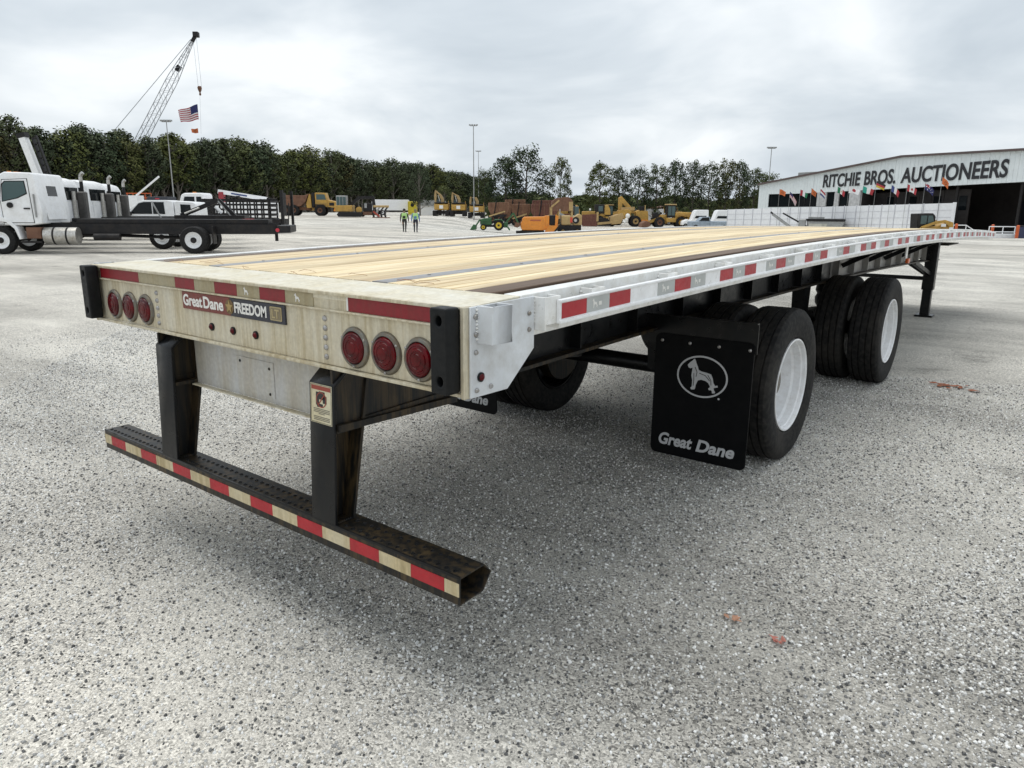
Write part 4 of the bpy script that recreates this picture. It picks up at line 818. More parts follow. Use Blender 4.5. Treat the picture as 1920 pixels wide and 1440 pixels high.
# ---- three excavators seen from behind
def excavator(label, s, boomtop):
    q = place('excavator', label, 'excavator', s, 138, 0, 'excavators parked in a row')
    for x in (0.05, 2.35):
        PR(q, 'track', dark_metal, [(x, 0.12), (x, 0.95), (x+0.1, 1.02), (x+0.6, 1.02), (x+0.7, 0.95), (x+0.7, 0.12), (x+0.6, 0.02), (x+0.1, 0.02)], 0, 4.2)
    B(q, 'undercarriage', dark_metal, 0.75, 2.35, 0.8, 3.4, 0.4, 0.95); B(q, 'counterweight', cat_yellow, 0.35, 2.95, 0.0, 0.9, 1.1, 2.15, 0.12); B(q, 'house', cat_yellow, 0.3, 3.0, 0.9, 3.2, 1.1, 2.3, 0.06)
    B(q, 'engine_cover', dark_metal, 0.4, 2.9, 0.05, 3.0, 2.3, 2.5, 0.04); B(q, 'number_plate', plain('sign_white', (0.8, 0.8, 0.78), 0.5), 1.3, 2.0, -0.03, 0.0, 1.35, 1.95); B(q, 'cab', dark_metal, 0.3, 1.35, 2.0, 3.6, 2.3, 3.1, 0.06); B(q, 'cab_glass', glass_green, 0.4, 1.25, 1.95, 2.0, 2.5, 3.0)
    MB().loft([[(xx-w_, y, z) for y in (1.6, 2.3)]+[(xx+w_, y, z) for y in (2.3, 1.6)] for xx, z, w_ in ((1.75, 2.2, 0.24), (1.7, 3.1, 0.26), (1.35, 3.8, 0.24), (0.6, boomtop, 0.14))]).build('boom', tan_paint, q)
    MB().loft([[(xx-w_, y, z) for y in (1.7, 2.2)]+[(xx+w_, y, z) for y in (2.2, 1.7)] for xx, z, w_ in ((0.5, boomtop+0.15, 0.12), (0.42, boomtop-0.9, 0.22), (0.45, 2.5, 0.16))]).build('stick', tan_paint, q)
    TB(q, 'boom_ram', chrome, (1.3, 1.5, 2.6), (0.95, 1.5, 3.8), 0.09); B(q, 'handrail', cat_yellow, 2.9, 2.98, 0.3, 0.36, 2.3, 2.8)
excavator('yellow excavator seen from behind, leftmost of three', -14.9, 4.5)
excavator('yellow excavator seen from behind, middle of three', -11.75, 4.2)
excavator('yellow excavator seen from behind, rightmost of three beside rusty pans', -8.4, 3.7)
# ---- rusty scraper pans
def pan(label, s, d, L, col, ztop):
    q = place('scraper_pan', label, 'scraper', s, d, 0, 'rusty scraper pans in a line')
    PR(q, 'bowl', col, [(0, 2.5), (0.05, ztop), (L-0.1, ztop+0.08), (L, 2.6), (L-0.4, 1.5), (0.5, 1.4)], 0, 2.8, 0.05); BR(q, 'side_rib', col, (0.1, -0.04, ztop-0.35), (L-0.1, -0.04, ztop-0.3), 0.06, 0.15)
    for i_ in range(5): B(q, 'bowl_rib', rust2 if i_ % 2 else rust, 0.45+i_*(L-1.1)/4, 0.6+i_*(L-1.1)/4, -0.09, -0.005, 1.7, ztop-0.02)
    B(q, 'cutting_edge', dark_metal, 0.5, L-0.5, -0.12, 0.4, 1.15, 1.5); BR(q, 'pull_arm', tan_paint, (0.2, -0.15, 1.2), (L*0.8, -0.15, 2.0), 0.12, 0.25); TB(q, 'lift_ram', dark_metal, (L*0.3, -0.2, 1.6), (L*0.4, -0.2, ztop+0.4), 0.08); B(q, 'draft_frame', rust, 0.3, L+0.4, 0.6, 2.2, 0.95, 1.35)
    for x in (0.7, L*0.55): WH(q, x, 0.0, 0.75, 0.75, 0.5, 0.35, rust); WH(q, x, 2.3, 0.75, 0.75, 0.5, 0.35, rust)
    BR(q, 'tongue', rust, (L, 1.4, 1.2), (L+0.9, 1.4, 0.6), 0.3, 0.25)
rust2 = paint('rusty_tan', (0.24, 0.13, 0.075), 0.8, 0, 0.35, 1.2, (0.12, 0.05, 0.03), 0.5); rust3 = paint('rusty_red', (0.13, 0.045, 0.035), 0.8, 0, 0.3, 1.2, (0.2, 0.1, 0.06), 0.5)
pan('rust-tan scraper pan with open bowl, leftmost of the rusty line', -4.2, 125, 3.6, rust2, 3.4)
pan('rust-tan scraper pan with open bowl, second of the rusty line', -0.3, 126, 3.3, rust2, 3.55)
pan('dark red scraper pan with open bowl, right of the rusty line', 3.0, 124, 4.4, rust3, 3.75)
hp = place('hopper_machine', 'tall rusty hopper machine on a tan frame behind the orange paver', 'hopper', 5.6, 112, 0)
PR(hp, 'hopper', rust, [(0.3, 2.6), (0.2, 4.0), (0.8, 4.5), (2.6, 4.7), (3.3, 4.2), (3.2, 2.6)], 0, 2.4, 0.05); B(hp, 'end_panel', tan_paint, 2.75, 3.35, -0.06, -0.005, 2.7, 4.0)
for x in (0.0, 1.2, 3.1): B(hp, 'leg', tan_paint, x, x+0.28, 0.1, 0.4, 0.0, 3.2); B(hp, 'leg', tan_paint, x, x+0.28, 2.0, 2.3, 0.0, 3.2)
B(hp, 'frame', dark_metal, -0.2, 3.8, 0.1, 2.3, 0.7, 1.5); BR(hp, 'brace', tan_paint, (0.1, 0.05, 3.2), (1.3, 0.05, 4.2), 0.2, 0.25)
for x in (0.6, 2.6): WH(hp, x, 0.0, 0.55, 0.55, 0.35, 0.28, rust)
B(hp, 'cab', glass_green, 3.6, 4.3, 0.4, 1.6, 2.0, 3.3, 0.05)
# ---- green compact tractor with loader and backhoe
g_ = place('tractor', 'green compact tractor with front loader and backhoe, yellow wheels', 'tractor', -4.68, 85, 0)
WH(g_, 1.28, 0.15, 0.34, 0.34, 0.24, 0.2, wheel_yellow, 14); WH(g_, 1.28, 1.35, 0.34, 0.34, 0.24, 0.2, wheel_yellow, 14)
WH(g_, 3.05, 0.0, 0.56, 0.56, 0.36, 0.34, wheel_yellow, 16); WH(g_, 3.05, 1.4, 0.56, 0.56, 0.36, 0.34, wheel_yellow, 16)
PR(g_, 'hood', green_p, [(1.0, 0.55), (0.95, 1.15), (1.2, 1.30), (2.2, 1.42), (2.25, 0.6)], 0.55, 1.2, 0.05); B(g_, 'grille', dark_metal, 0.9, 0.95, 0.6, 1.15, 0.6, 1.1); B(g_, 'chassis', dark_metal, 1.0, 3.6, 0.65, 1.1, 0.35, 0.6)
PR(g_, 'fender', green_p, [(2.4, 1.0), (2.6, 1.22), (3.3, 1.25), (3.65, 1.0), (3.6, 0.95), (3.25, 1.15), (2.65, 1.12)], 0.0, 0.4, 0.02); PR(g_, 'fender', green_p, [(2.4, 1.0), (2.6, 1.22), (3.3, 1.25), (3.65, 1.0), (3.6, 0.95), (3.25, 1.15), (2.65, 1.12)], 1.35, 1.75, 0.02)
PR(g_, 'seat', dark_metal, [(2.7, 1.0), (3.2, 1.0), (3.4, 1.6), (3.3, 1.65), (3.05, 1.15), (2.7, 1.1)], 0.65, 1.1, 0.03); BR(g_, 'steering_column', dark_metal, (2.25, 0.88, 1.3), (2.5, 0.88, 1.6), 0.06, 0.06); TB(g_, 'steering_wheel', dark_metal, (2.5, 0.88, 1.58), (2.52, 0.88, 1.62), 0.18, n=14)
BR(g_, 'roll_bar', dark_metal, (3.45, 0.45, 1.0), (3.55, 0.45, 2.0), 0.07, 0.07); BR(g_, 'roll_bar', dark_metal, (3.45, 1.3, 1.0), (3.55, 1.3, 2.0), 0.07, 0.07)
for y in (0.3, 1.35): BR(g_, 'loader_arm', green_p, (1.9, y, 1.1), (0.85, y, 1.15), 0.09, 0.14); BR(g_, 'loader_arm', green_p, (0.9, y, 1.2), (0.35, y, 0.4), 0.09, 0.14)
PR(g_, 'bucket', green_p, [(-0.25, 0.05), (0.45, 0.05), (0.5, 0.5), (0.15, 0.65)], 0.05, 1.7, 0.02)
BR(g_, 'backhoe_boom', green_p, (3.75, 0.85, 0.7), (4.7, 0.85, 1.9), 0.16, 0.2); BR(g_, 'backhoe_stick', green_p, (4.7, 0.85, 1.95), (5.3, 0.85, 0.8), 0.14, 0.18); PR(g_, 'backhoe_bucket', rust, [(4.8, 0.4), (5.0, 0.85), (5.45, 0.85), (5.5, 0.5), (5.2, 0.3)], 0.6, 1.1, 0.02)
B(g_, 'backhoe_frame', green_p, 3.6, 4.1, 0.4, 1.3, 0.3, 0.9, 0.03); BR(g_, 'stabiliser', green_p, (3.9, 0.4, 0.6), (4.3, -0.2, 0.05), 0.1, 0.12); BR(g_, 'stabiliser', green_p, (3.9, 1.3, 0.6), (4.3, 1.9, 0.05), 0.1, 0.12)
# ---- orange paver and tan machine beside it
o = place('paver', 'bright orange road paver with rounded hopper beside the tan machine', 'paver', 0.8, 86, 0)
PR(o, 'hopper', orange_p, [(0.25, 0.45), (0.1, 0.75), (0.1, 1.25), (0.25, 1.45), (0.3, 1.75), (0.5, 1.95), (3.0, 2.0), (3.1, 1.5), (3.1, 0.45)], 0.0, 2.2, 0.06); B(o, 'engine_box', dark_metal, 3.4, 4.35, 0.1, 2.0, 1.05, 2.15, 0.04); B(o, 'tower', orange_p, 2.95, 3.38, -0.05, 2.25, 0.5, 2.1, 0.03)
PR(o, 'screed_plate', orange_p, [(2.8, 0.1), (3.3, 1.0), (4.5, 1.0), (3.9, 0.1)], -0.3, 0.4); BR(o, 'screed_edge', dark_metal, (3.9, -0.35, 0.15), (4.7, -0.35, 1.15), 0.06, 0.2)
PR(o, 'track', dark_metal, [(0.0, 0.0), (-0.2, 0.3), (0.3, 0.42), (2.8, 0.42), (2.9, 0.0)], 0.1, 0.6); PR(o, 'track', dark_metal, [(0.0, 0.0), (-0.2, 0.3), (0.3, 0.42), (2.8, 0.42), (2.9, 0.0)], 1.5, 2.0)
B(o, 'label_plate', plain('label_red', (0.4, 0.10, 0.05), 0.5), 1.2, 2.4, -0.03, 0.0, 1.5, 1.65); B(o, 'push_roller', dark_metal, -0.45, 0.1, 0.1, 2.1, 0.1, 0.35, 0.05)
n_ = place('road_widener', 'tan road machine with dark engine and orange panel right of the paver', 'road machine', 5.1, 86, 0)
B(n_, 'frame', dark_metal, 0.1, 2.8, 0.1, 1.9, 0.35, 1.1, 0.05); B(n_, 'engine_hood', tan_paint, 0.5, 1.6, 0.0, 1.8, 1.1, 2.2, 0.1); BR(n_, 'chute', grey_metal, (0.3, 0.4, 2.4), (1.7, 0.4, 1.7), 0.4, 0.25); PR(n_, 'side_guard', orange_p, [(-0.25, 1.0), (-0.2, 2.3), (0.15, 2.1), (0.05, 1.1)], -0.05, 0.1)
PR(n_, 'rear_hood', tan_paint, [(1.9, 1.1), (1.9, 2.0), (2.5, 2.4), (2.85, 2.2), (2.85, 1.1)], 0.1, 1.7, 0.06); TB(n_, 'fan', dark_metal, (2.15, -0.05, 1.65), (2.15, 0.08, 1.65), 0.38, n=16); TB(n_, 'fan_hub', chrome, (2.1, -0.08, 1.65), (2.1, -0.04, 1.65), 0.18); B(n_, 'red_cover', plain('cover_red', (0.6, 0.07, 0.04), 0.5), 1.5, 1.75, -0.06, -0.005, 1.4, 2.0)
for x in (0.7, 2.35): WH(n_, x, -0.05, 0.4, 0.4, 0.3, 0.2, tan_paint); WH(n_, x, 1.6, 0.4, 0.4, 0.3, 0.2, tan_paint)
BR(n_, 'chain_arm', dark_metal, (1.2, -0.05, 1.1), (1.6, -0.05, 0.3), 0.1, 0.18); TB(n_, 'exhaust', chrome, (0.35, 0.9, 2.2), (0.35, 0.9, 2.9), 0.06); B(n_, 'drag_plate', dark_metal, -0.4, 3.3, -0.2, 0.05, 0.03, 0.12)
# ---- bulldozer, motor scraper, wheel loader
z_ = place('bulldozer', 'yellow bulldozer with wide rusty blade facing the yard', 'bulldozer', 11.9, 130, 0)
PR(z_, 'blade', rust3, [(0.2, 0.05), (0.0, 0.8), (0.1, 2.0), (2.6, 2.15), (2.75, 0.05)], -0.3, -0.1, 0.03); B(z_, 'blade_lip', tan_paint, 2.6, 2.95, -0.35, 0.0, 0.9, 2.5); B(z_, 'hood', cat_yellow, 0.2, 2.6, 0.2, 1.8, 1.4, 2.6, 0.08); B(z_, 'cab', dark_metal, 2.4, 4.0, 0.1, 1.9, 2.3, 3.75, 0.05); B(z_, 'cab_glass', glass_green, 2.95, 3.7, 0.06, 0.1, 2.6, 3.5); PR(z_, 'rear_tank', cat_yellow, [(4.0, 2.0), (4.0, 3.6), (4.6, 3.7), (5.0, 2.9), (5.1, 2.0)], 0.2, 1.8, 0.06)
PR(z_, 'track', dark_metal, [(2.9, 0.1), (2.6, 0.6), (3.6, 1.5), (4.3, 1.5), (5.4, 0.8), (5.2, 0.1)], 0.0, 0.5, 0.04); PR(z_, 'track', dark_metal, [(2.9, 0.1), (2.6, 0.6), (3.6, 1.5), (4.3, 1.5), (5.4, 0.8), (5.2, 0.1)], 1.6, 2.1, 0.04); BR(z_, 'push_arm', tan_paint, (2.8, -0.1, 0.5), (5.4, -0.1, 0.75), 0.2, 0.4); B(z_, 'lamp', plain('lamp_white', (0.85, 0.85, 0.82), 0.4), 1.35, 1.65, 0.1, 0.2, 2.75, 3.1)
s_ = place('motor_scraper', 'yellow motor scraper with tall gooseneck behind the wheel loader', 'scraper', 17.4, 130, 0)
PR(s_, 'bowl', tan_paint, [(-0.6, 0.9), (-0.4, 1.7), (1.6, 2.4), (2.0, 1.7), (1.4, 0.5), (-0.3, 0.35)], 0.0, 2.6, 0.05); PR(s_, 'gooseneck', cat_yellow, [(1.1, 2.0), (1.0, 4.9), (1.5, 5.2), (3.6, 3.0), (3.9, 2.2), (3.2, 2.4), (1.7, 4.0), (1.65, 2.0)], 0.9, 1.7, 0.04); BR(s_, 'lift_beam', tan_paint, (1.4, 0.6, 3.0), (3.8, 0.6, 3.1), 0.25, 0.6); PR(s_, 'apron', cat_yellow, [(0.9, 1.4), (1.0, 2.8), (2.6, 3.0), (3.4, 2.5), (2.6, 1.9)], 0.1, 2.5, 0.05)
WH(s_, 4.0, 0.0, 0.95, 0.95, 0.7, 0.5, tan_paint); WH(s_, 4.0, 2.2, 0.95, 0.95, 0.7, 0.5, tan_paint); PR(s_, 'tractor_body', cat_yellow, [(4.2, 1.0), (4.0, 2.6), (4.7, 2.9), (6.1, 2.7), (6.3, 1.0)], 0.3, 2.4, 0.06); B(s_, 'cab_frame', dark_metal, 4.6, 5.5, 0.3, 1.6, 2.7, 3.5, 0.03); B(s_, 'cab_post', tan_paint, 5.5, 5.65, 0.25, 0.4, 2.6, 3.7); PR(s_, 'nose', orange_p, [(4.9, 0.3), (5.0, 1.2), (6.2, 1.2), (6.1, 0.3)], 0.1, 2.6, 0.05)
for i, (x, zc_) in enumerate(((2.55, 1.85), (2.35, 1.2), (2.05, 0.8))): MB().dome((x, -0.15, zc_), 0.42-i*0.08, 0.3, 'y', -1, 14).build('white_ball', plain('lamp_white', (0.85, 0.85, 0.82)), s_, smooth=True)
WH(s_, 0.2, 2.7, 0.9, 0.9, 0.6, 0.5, tan_paint)
l_ = place('wheel_loader', 'yellow wheel loader with dark glazed cab right of the motor scraper', 'wheel loader', 21.6, 125, 2)
for x, rm in ((3.05, rust), (6.7, cat_yellow)):
    WH(l_, x, 0.0, 0.86, 0.86, 0.62, 0.46, rm, 14); WH(l_, x, 2.0, 0.86, 0.86, 0.62, 0.46, rm, 14)
PR(l_, 'bucket', rust, [(0.0, 0.05), (0.1, 0.7), (0.7, 1.1), (1.4, 0.9), (1.5, 0.3), (0.9, 0.05)], -0.1, 2.8, 0.03); BR(l_, 'lift_arm', cat_yellow, (1.1, 0.8, 0.7), (4.0, 0.8, 2.0), 0.25, 0.4); BR(l_, 'lift_arm', cat_yellow, (1.1, 1.8, 0.7), (4.0, 1.8, 2.0), 0.25, 0.4); BR(l_, 'bucket_link', dark_metal, (1.8, 1.3, 1.4), (3.6, 1.3, 2.4), 0.25, 0.3); PR(l_, 'quick_hitch', dark_metal, [(2.1, 1.4), (2.0, 2.3), (2.7, 2.5), (3.2, 1.6)], 1.0, 1.7)
B(l_, 'front_frame', cat_yellow, 3.2, 4.6, 0.9, 1.8, 0.7, 2.1, 0.05); B(l_, 'cab', dark_metal, 4.35, 5.75, 0.6, 2.1, 1.7, 3.7, 0.06); B(l_, 'cab_roof', tan_paint, 4.2, 5.9, 0.5, 2.2, 3.7, 3.88, 0.05)
for x in (4.5, 5.12): B(l_, 'cab_pane', glass_green, x, x+0.52, 0.57, 0.6, 2.0, 3.5)
PR(l_, 'engine_hood', cat_yellow, [(5.75, 1.1), (5.75, 2.3), (6.3, 2.6), (9.0, 2.5), (9.4, 2.3), (9.4, 1.1)], 0.5, 2.2, 0.08); B(l_, 'grille', rust, 8.2, 9.0, 0.47, 0.5, 1.3, 2.2); PR(l_, 'wheel_arch', cat_yellow, [(5.7, 1.3), (6.0, 1.85), (7.4, 1.85), (7.9, 1.2), (9.2, 0.9), (9.3, 1.2), (7.8, 1.75), (6.0, 2.0)], 0.1, 0.6); B(l_, 'side_step', cat_yellow, 4.2, 5.9, 0.3, 0.6, 0.9, 1.6, 0.03)
# ---- white pick-up fronts and vans behind the loader
for i, (s, d, lab) in enumerate(((28.7, 122, 'white van with high roof right of the wheel loader'), (32.0, 121, 'white van with high roof beside the white fence'))):
    q = place('van', lab, 'van', s, d, 0, 'white vans in front of the tree row')
    PR(q, 'body', white_paint, [(0.0, 0.5), (0.0, 0.95), (0.6, 1.5), (1.0, 2.75), (1.3, 2.95), (3.2, 2.95), (3.3, 0.5)], 0, 2.0, 0.08); PR(q, 'side_window', glass_dark, [(0.95, 1.6), (1.2, 2.0), (2.9, 2.0), (2.9, 1.6)], -0.02, 0.003); PR(q, 'front_hood', white_paint, [(-0.9, 0.5), (-0.85, 1.15), (0.0, 1.45), (0.1, 0.5)], 0.1, 1.9, 0.06)
    for x in (-0.4, 2.5): WH(q, x, -0.02, 0.38, 0.38, 0.24, 0.22, grey_metal); WH(q, x, 1.78, 0.38, 0.38, 0.24, 0.22, grey_metal)
q = place('pickup', 'blue-grey pickup bed end in front of the white vans', 'pickup', 29.6, 112, 0)
bluegrey = paint('blue_grey', (0.30, 0.36, 0.42), 0.4); B(q, 'body', bluegrey, 0, 3.2, 0, 1.9, 0.5, 1.3, 0.1); PR(q, 'cab', bluegrey, [(-1.8, 1.28), (-1.2, 1.9), (0.0, 1.92), (0.1, 1.28)], 0.1, 1.8, 0.05); B(q, 'hood', bluegrey, -3.0, 0.02, 0.02, 1.88, 0.5, 1.27, 0.1); PR(q, 'cab_window', glass_dark, [(-1.6, 1.34), (-1.1, 1.82), (-0.15, 1.84), (-0.1, 1.34)], 0.07, 0.102)
for x in (-2.1, 2.2): WH(q, x, -0.02, 0.38, 0.38, 0.24, 0.22, grey_metal); WH(q, x, 1.7, 0.38, 0.38, 0.24, 0.22, grey_metal)
q = place('box_truck', 'white box truck body showing behind the motor scraper', 'truck', 24.0, 145, 0)
B(q, 'box', white_paint, 0, 5.2, 0, 2.4, 0.9, 3.1, 0.04); PR(q, 'cab', white_paint, [(5.3, 0.6), (5.3, 2.3), (6.3, 2.2), (6.9, 1.4), (7.4, 1.2), (7.4, 0.6)], 0.1, 2.3, 0.06); PR(q, 'cab_window', glass_dark, [(5.6, 1.5), (5.6, 2.1), (6.2, 2.05), (6.6, 1.45)], 0.07, 0.102)
for x in (1.2, 6.3): WH(q, x, -0.02, 0.45, 0.45, 0.28, 0.26, grey_metal); WH(q, x, 2.1, 0.45, 0.45, 0.28, 0.26, grey_metal)
# ---- screening plant and skid steer in front of the fence
q = place('screening_plant', 'grey mobile screening plant with folded conveyors in front of the fence', 'screening plant', 26.4, 77, -20)
PR(q, 'hopper', grey_metal, [(3.9, 0.3), (3.7, 1.75), (7.2, 1.75), (6.7, 0.3)], 0, 2.4, 0.05); PR(q, 'hopper_side', paint('plant_beige', (0.5, 0.49, 0.43), 0.5), [(3.95, 0.3), (3.85, 1.5), (5.6, 1.5), (5.2, 0.3)], -0.08, -0.005); B(q, 'hopper_rim', dark_metal, 3.6, 7.25, -0.1, 2.5, 1.76, 1.95); B(q, 'top_bar', grey_metal, 3.8, 5.3, 0.3, 1.5, 1.97, 2.15)
for x in (4.3, 4.9): B(q, 'vent', dark_metal, x, x+0.4, -0.12, -0.085, 0.7, 1.15)
BR(q, 'conveyor', dark_metal, (0.1, 0.8, 2.6), (2.9, 0.8, 0.6), 0.9, 0.18); BR(q, 'conveyor_belt', grey_metal, (0.3, 0.35, 2.4), (2.6, 0.35, 0.75), 0.12, 0.25); BR(q, 'upper_conveyor', dark_metal, (1.3, 1.2, 2.5), (3.7, 1.2, 1.2), 0.7, 0.15); TB(q, 'drum', dark_metal, (2.9, 0.3, 0.7), (2.9, 1.3, 0.7), 0.42, n=14)
B(q, 'engine', grey_metal, 2.9, 3.6, 0.3, 2.0, 0.4, 1.9, 0.05); B(q, 'track', dark_metal, 2.4, 6.2, 0.1, 0.6, -0.2, 0.25, 0.1); B(q, 'track', dark_metal, 2.4, 6.2, 1.7, 2.2, -0.2, 0.25, 0.1)
q = place('skid_steer', 'yellow skid steer loader with black cab at the end of the fence', 'skid steer', 34.0, 62.5, 0)
PR(q, 'cab', dark_metal, [(0.1, 0.7), (0.0, 2.0), (1.3, 2.05), (1.55, 1.8), (1.6, 0.7)], 0.3, 1.5, 0.05); B(q, 'side_window', glass_green, 0.3, 0.8, 0.27, 0.3, 1.15, 1.85); PR(q, 'side_window', glass_green, [(0.9, 1.1), (0.9, 1.85), (1.25, 1.85), (1.42, 1.4), (1.35, 1.1)], 0.27, 0.302)
PR(q, 'body', cat_yellow, [(0.3, 0.35), (0.3, 0.9), (1.7, 1.0), (2.6, 1.35), (2.8, 1.2), (2.7, 0.35)], 0.2, 1.6, 0.04)
for y in (0.0, 1.65): PR(q, 'lift_arm', cat_yellow, [(0.3, 0.95), (1.5, 1.4), (2.2, 1.5), (2.9, 1.3), (2.95, 0.9), (2.7, 0.9), (2.2, 1.28), (1.6, 1.2), (0.35, 0.8)], y, y+0.15)
for y in (0.02, 1.4): PR(q, 'track', dark_metal, [(0.3, 0.0), (0.1, 0.4), (0.6, 0.7), (2.2, 0.7), (2.6, 0.35), (2.4, 0.0)], y, y+0.38, 0.03)
PR(q, 'bucket', rust, [(-0.7, 0.0), (-0.5, 0.5), (0.05, 0.55), (0.05, 0.0)], 0.0, 1.8)
B(q, 'rear_plate', plain('sign_white', (0.8, 0.8, 0.78)), 1.9, 2.3, -0.03, -0.005, 0.95, 1.18)

def twin(src, name, label, s, d, rot, group):
    c_ = copy_tree(src); c_.name = name; c_.location = yd(s, d); c_.rotation_euler = (0, 0, YAW+R(rot)); tag(c_, label, c_['category'], group); src['group'] = group; return c_
bpy.context.view_layer.update()
twin(z_, 'bulldozer', 'yellow bulldozer half hidden behind the tan road machine', 8.2, 137, 30, 'bulldozers beside the scraper')
twin(l_, 'wheel_loader', 'yellow wheel loader half hidden behind the motor scraper', 13.6, 141, 12, 'wheel loaders under the tree row')
twin(a, 'dump_truck', 'mud-brown dump truck half hidden behind the wheel loader', 25.5, 150, 8, 'articulated dump trucks in the yard')
pan('rust-tan scraper pan standing in the second line behind the others', -1.5, 134, 3.8, rust2, 4.3)
pan('dark red scraper pan standing in the second line behind the hopper', 3.4, 133, 4.2, rust3, 4.4)
# ---------------------------------------------------------------- auction building (local x along the front, y into the building)
sheet_white = paint('white_sheet', (0.74, 0.79, 0.80), 0.45, 0, 0.05, 0.6, (0.6, 0.62, 0.6), 0.2)
trim_brown = paint('brown_trim', (0.10, 0.07, 0.065), 0.5, 0, 0.2, 1)
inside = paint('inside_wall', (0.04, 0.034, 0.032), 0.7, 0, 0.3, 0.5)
sign_black = plain('sign_black', (0.018, 0.018, 0.022), 0.5)
bd = thing('auction_building', 'long white sheet-metal auction hall with black sign and dark open bays', 'building', tuple(yd(35.32, 108, 0)), YAW+R(-67.4))
RL = [(0.0, 5.37), (10.3, 6.45), (23.4, 7.80), (36.8, 7.62), (50.0, 7.40)]
def roofz(x):
    for (a, za_), (b_, zb_) in zip(RL, RL[1:]):
        if x <= b_: return za_+(zb_-za_)*(x-a)/(b_-a)
    return RL[-1][1]
def fasz(x): return 3.98+0.0205*max(0, x-8)
x = 0.0; brk = [0.0]
while x < 49.9:
    nx = min(50.0, x+1.02)
    for q in (10.3, 23.4): 
        if x < q < nx: nx = q
    brk.append(nx); x = nx
rp_ = random.Random(5)
for a, b_ in zip(brk, brk[1:]):
    lo = fasz if a >= 1.5 else (lambda t: -1.2)
    MB().prism([(a+0.012, lo(a)), (b_-0.012, lo(b_)), (b_-0.012, roofz(b_)-0.1), (a+0.012, roofz(a)-0.1)], 'y', -0.05-rp_.uniform(0, 0.012), 0.05).build('wall_panel', sheet_white, bd)
    MB().box((a+b_)/2-0.05, (a+b_)/2+0.05, -0.085, -0.055, max(lo(a), lo(b_))+0.02, min(roofz(a), roofz(b_))-0.14).build('panel_rib', sheet_white, bd)
MB().prism([(1.5, -1.2), (30.2, -1.2), (30.2, 2.35), (1.5, 2.2)], 'y', -0.02, 0.12).build('lower_wall', sheet_white, bd)
for x0, x1 in ((11.0, 12.55), (13.9, 14.6), (16.25, 17.9)):
    MB().prism([(x0, 2.3), (x1, 2.3), (x1, fasz(x1)+0.02), (x0, fasz(x0)+0.02)], 'y', 0.0, 0.3).build('pier', paint('grey_pier', (0.5, 0.5, 0.5), 0.6), bd)
for x0, x1 in ((1.6, 3.8), (3.9, 6.2), (6.3, 8.6), (8.7, 10.95), (12.6, 13.85), (14.65, 16.2)):
    w_ = MB().box(x0, x1, 0.22, 0.24, 2.25, fasz(x1)-0.01).build('window', glass_dark, bd)
    MB().box(x0-0.04, x0+0.03, 0.15, 0.218, 2.25, fasz(x0)-0.01).build('frame', dark_metal, w_)
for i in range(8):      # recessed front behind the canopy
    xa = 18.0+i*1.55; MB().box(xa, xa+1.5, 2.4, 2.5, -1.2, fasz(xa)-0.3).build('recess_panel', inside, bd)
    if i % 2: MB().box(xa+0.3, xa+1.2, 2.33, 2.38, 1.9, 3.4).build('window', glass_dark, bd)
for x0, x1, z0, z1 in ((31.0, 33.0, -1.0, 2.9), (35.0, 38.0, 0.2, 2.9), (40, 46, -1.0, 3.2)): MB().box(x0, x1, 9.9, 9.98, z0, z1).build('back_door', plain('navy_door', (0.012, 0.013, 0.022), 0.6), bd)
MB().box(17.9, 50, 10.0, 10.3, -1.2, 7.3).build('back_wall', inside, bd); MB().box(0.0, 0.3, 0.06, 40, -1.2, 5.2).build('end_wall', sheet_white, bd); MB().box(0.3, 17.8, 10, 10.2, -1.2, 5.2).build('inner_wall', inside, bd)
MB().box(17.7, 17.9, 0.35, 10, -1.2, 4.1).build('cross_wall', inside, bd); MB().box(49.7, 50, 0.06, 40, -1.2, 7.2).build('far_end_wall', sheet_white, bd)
MB().box(0.31, 49.69, 0.06, 9.99, 4.05, 4.15).xf(Matrix.Identity(4)).build('ceiling', inside, bd) if False else None
rf = MB()
for y in (-0.35, 40.0): rf.v += [(x_, y, z_) for x_, z_ in RL]+[(x_, y, z_-0.12) for x_, z_ in RL]
n5 = len(RL)
for i in range(n5-1):
    rf.f += [(i, i+1, 2*n5+i+1, 2*n5+i), (n5+i+1, n5+i, 3*n5+i, 3*n5+i+1), (i+1, i, n5+i, n5+i+1), (2*n5+i, 2*n5+i+1, 3*n5+i+1, 3*n5+i)]
rf.f += [(0, 2*n5, 3*n5, n5), (n5-1, 2*n5-1, 4*n5-1, 3*n5-1)]; rf.m = [0]*len(rf.f)
roof = rf.build('roof', paint('roof_grey', (0.32, 0.32, 0.32), 0.5, 0.2), bd)
for (a, za_), (b_, zb_) in zip(RL, RL[1:]): BR(roof, 'roof_trim', trim_brown, (a, -0.40, za_+0.0), (b_, -0.40, zb_+0.0), 0.09, 0.22)
B(roof, 'roof_vent', grey_metal, 6.6, 9.6, 0.6, 2.4, 6.0, 6.75, 0.04)
for x_ in (24.0, 30.2, 37.0, 44.0): TB(bd, 'bay_column', dark_metal, (x_, 0.5, -1.2), (x_, 0.5, fasz(x_)), 0.16)
SG = Matrix(((1, 0, 0, 0), (0, 0, -1, 0), (0, 1, 0, 0), (0, 0, 0, 1)))
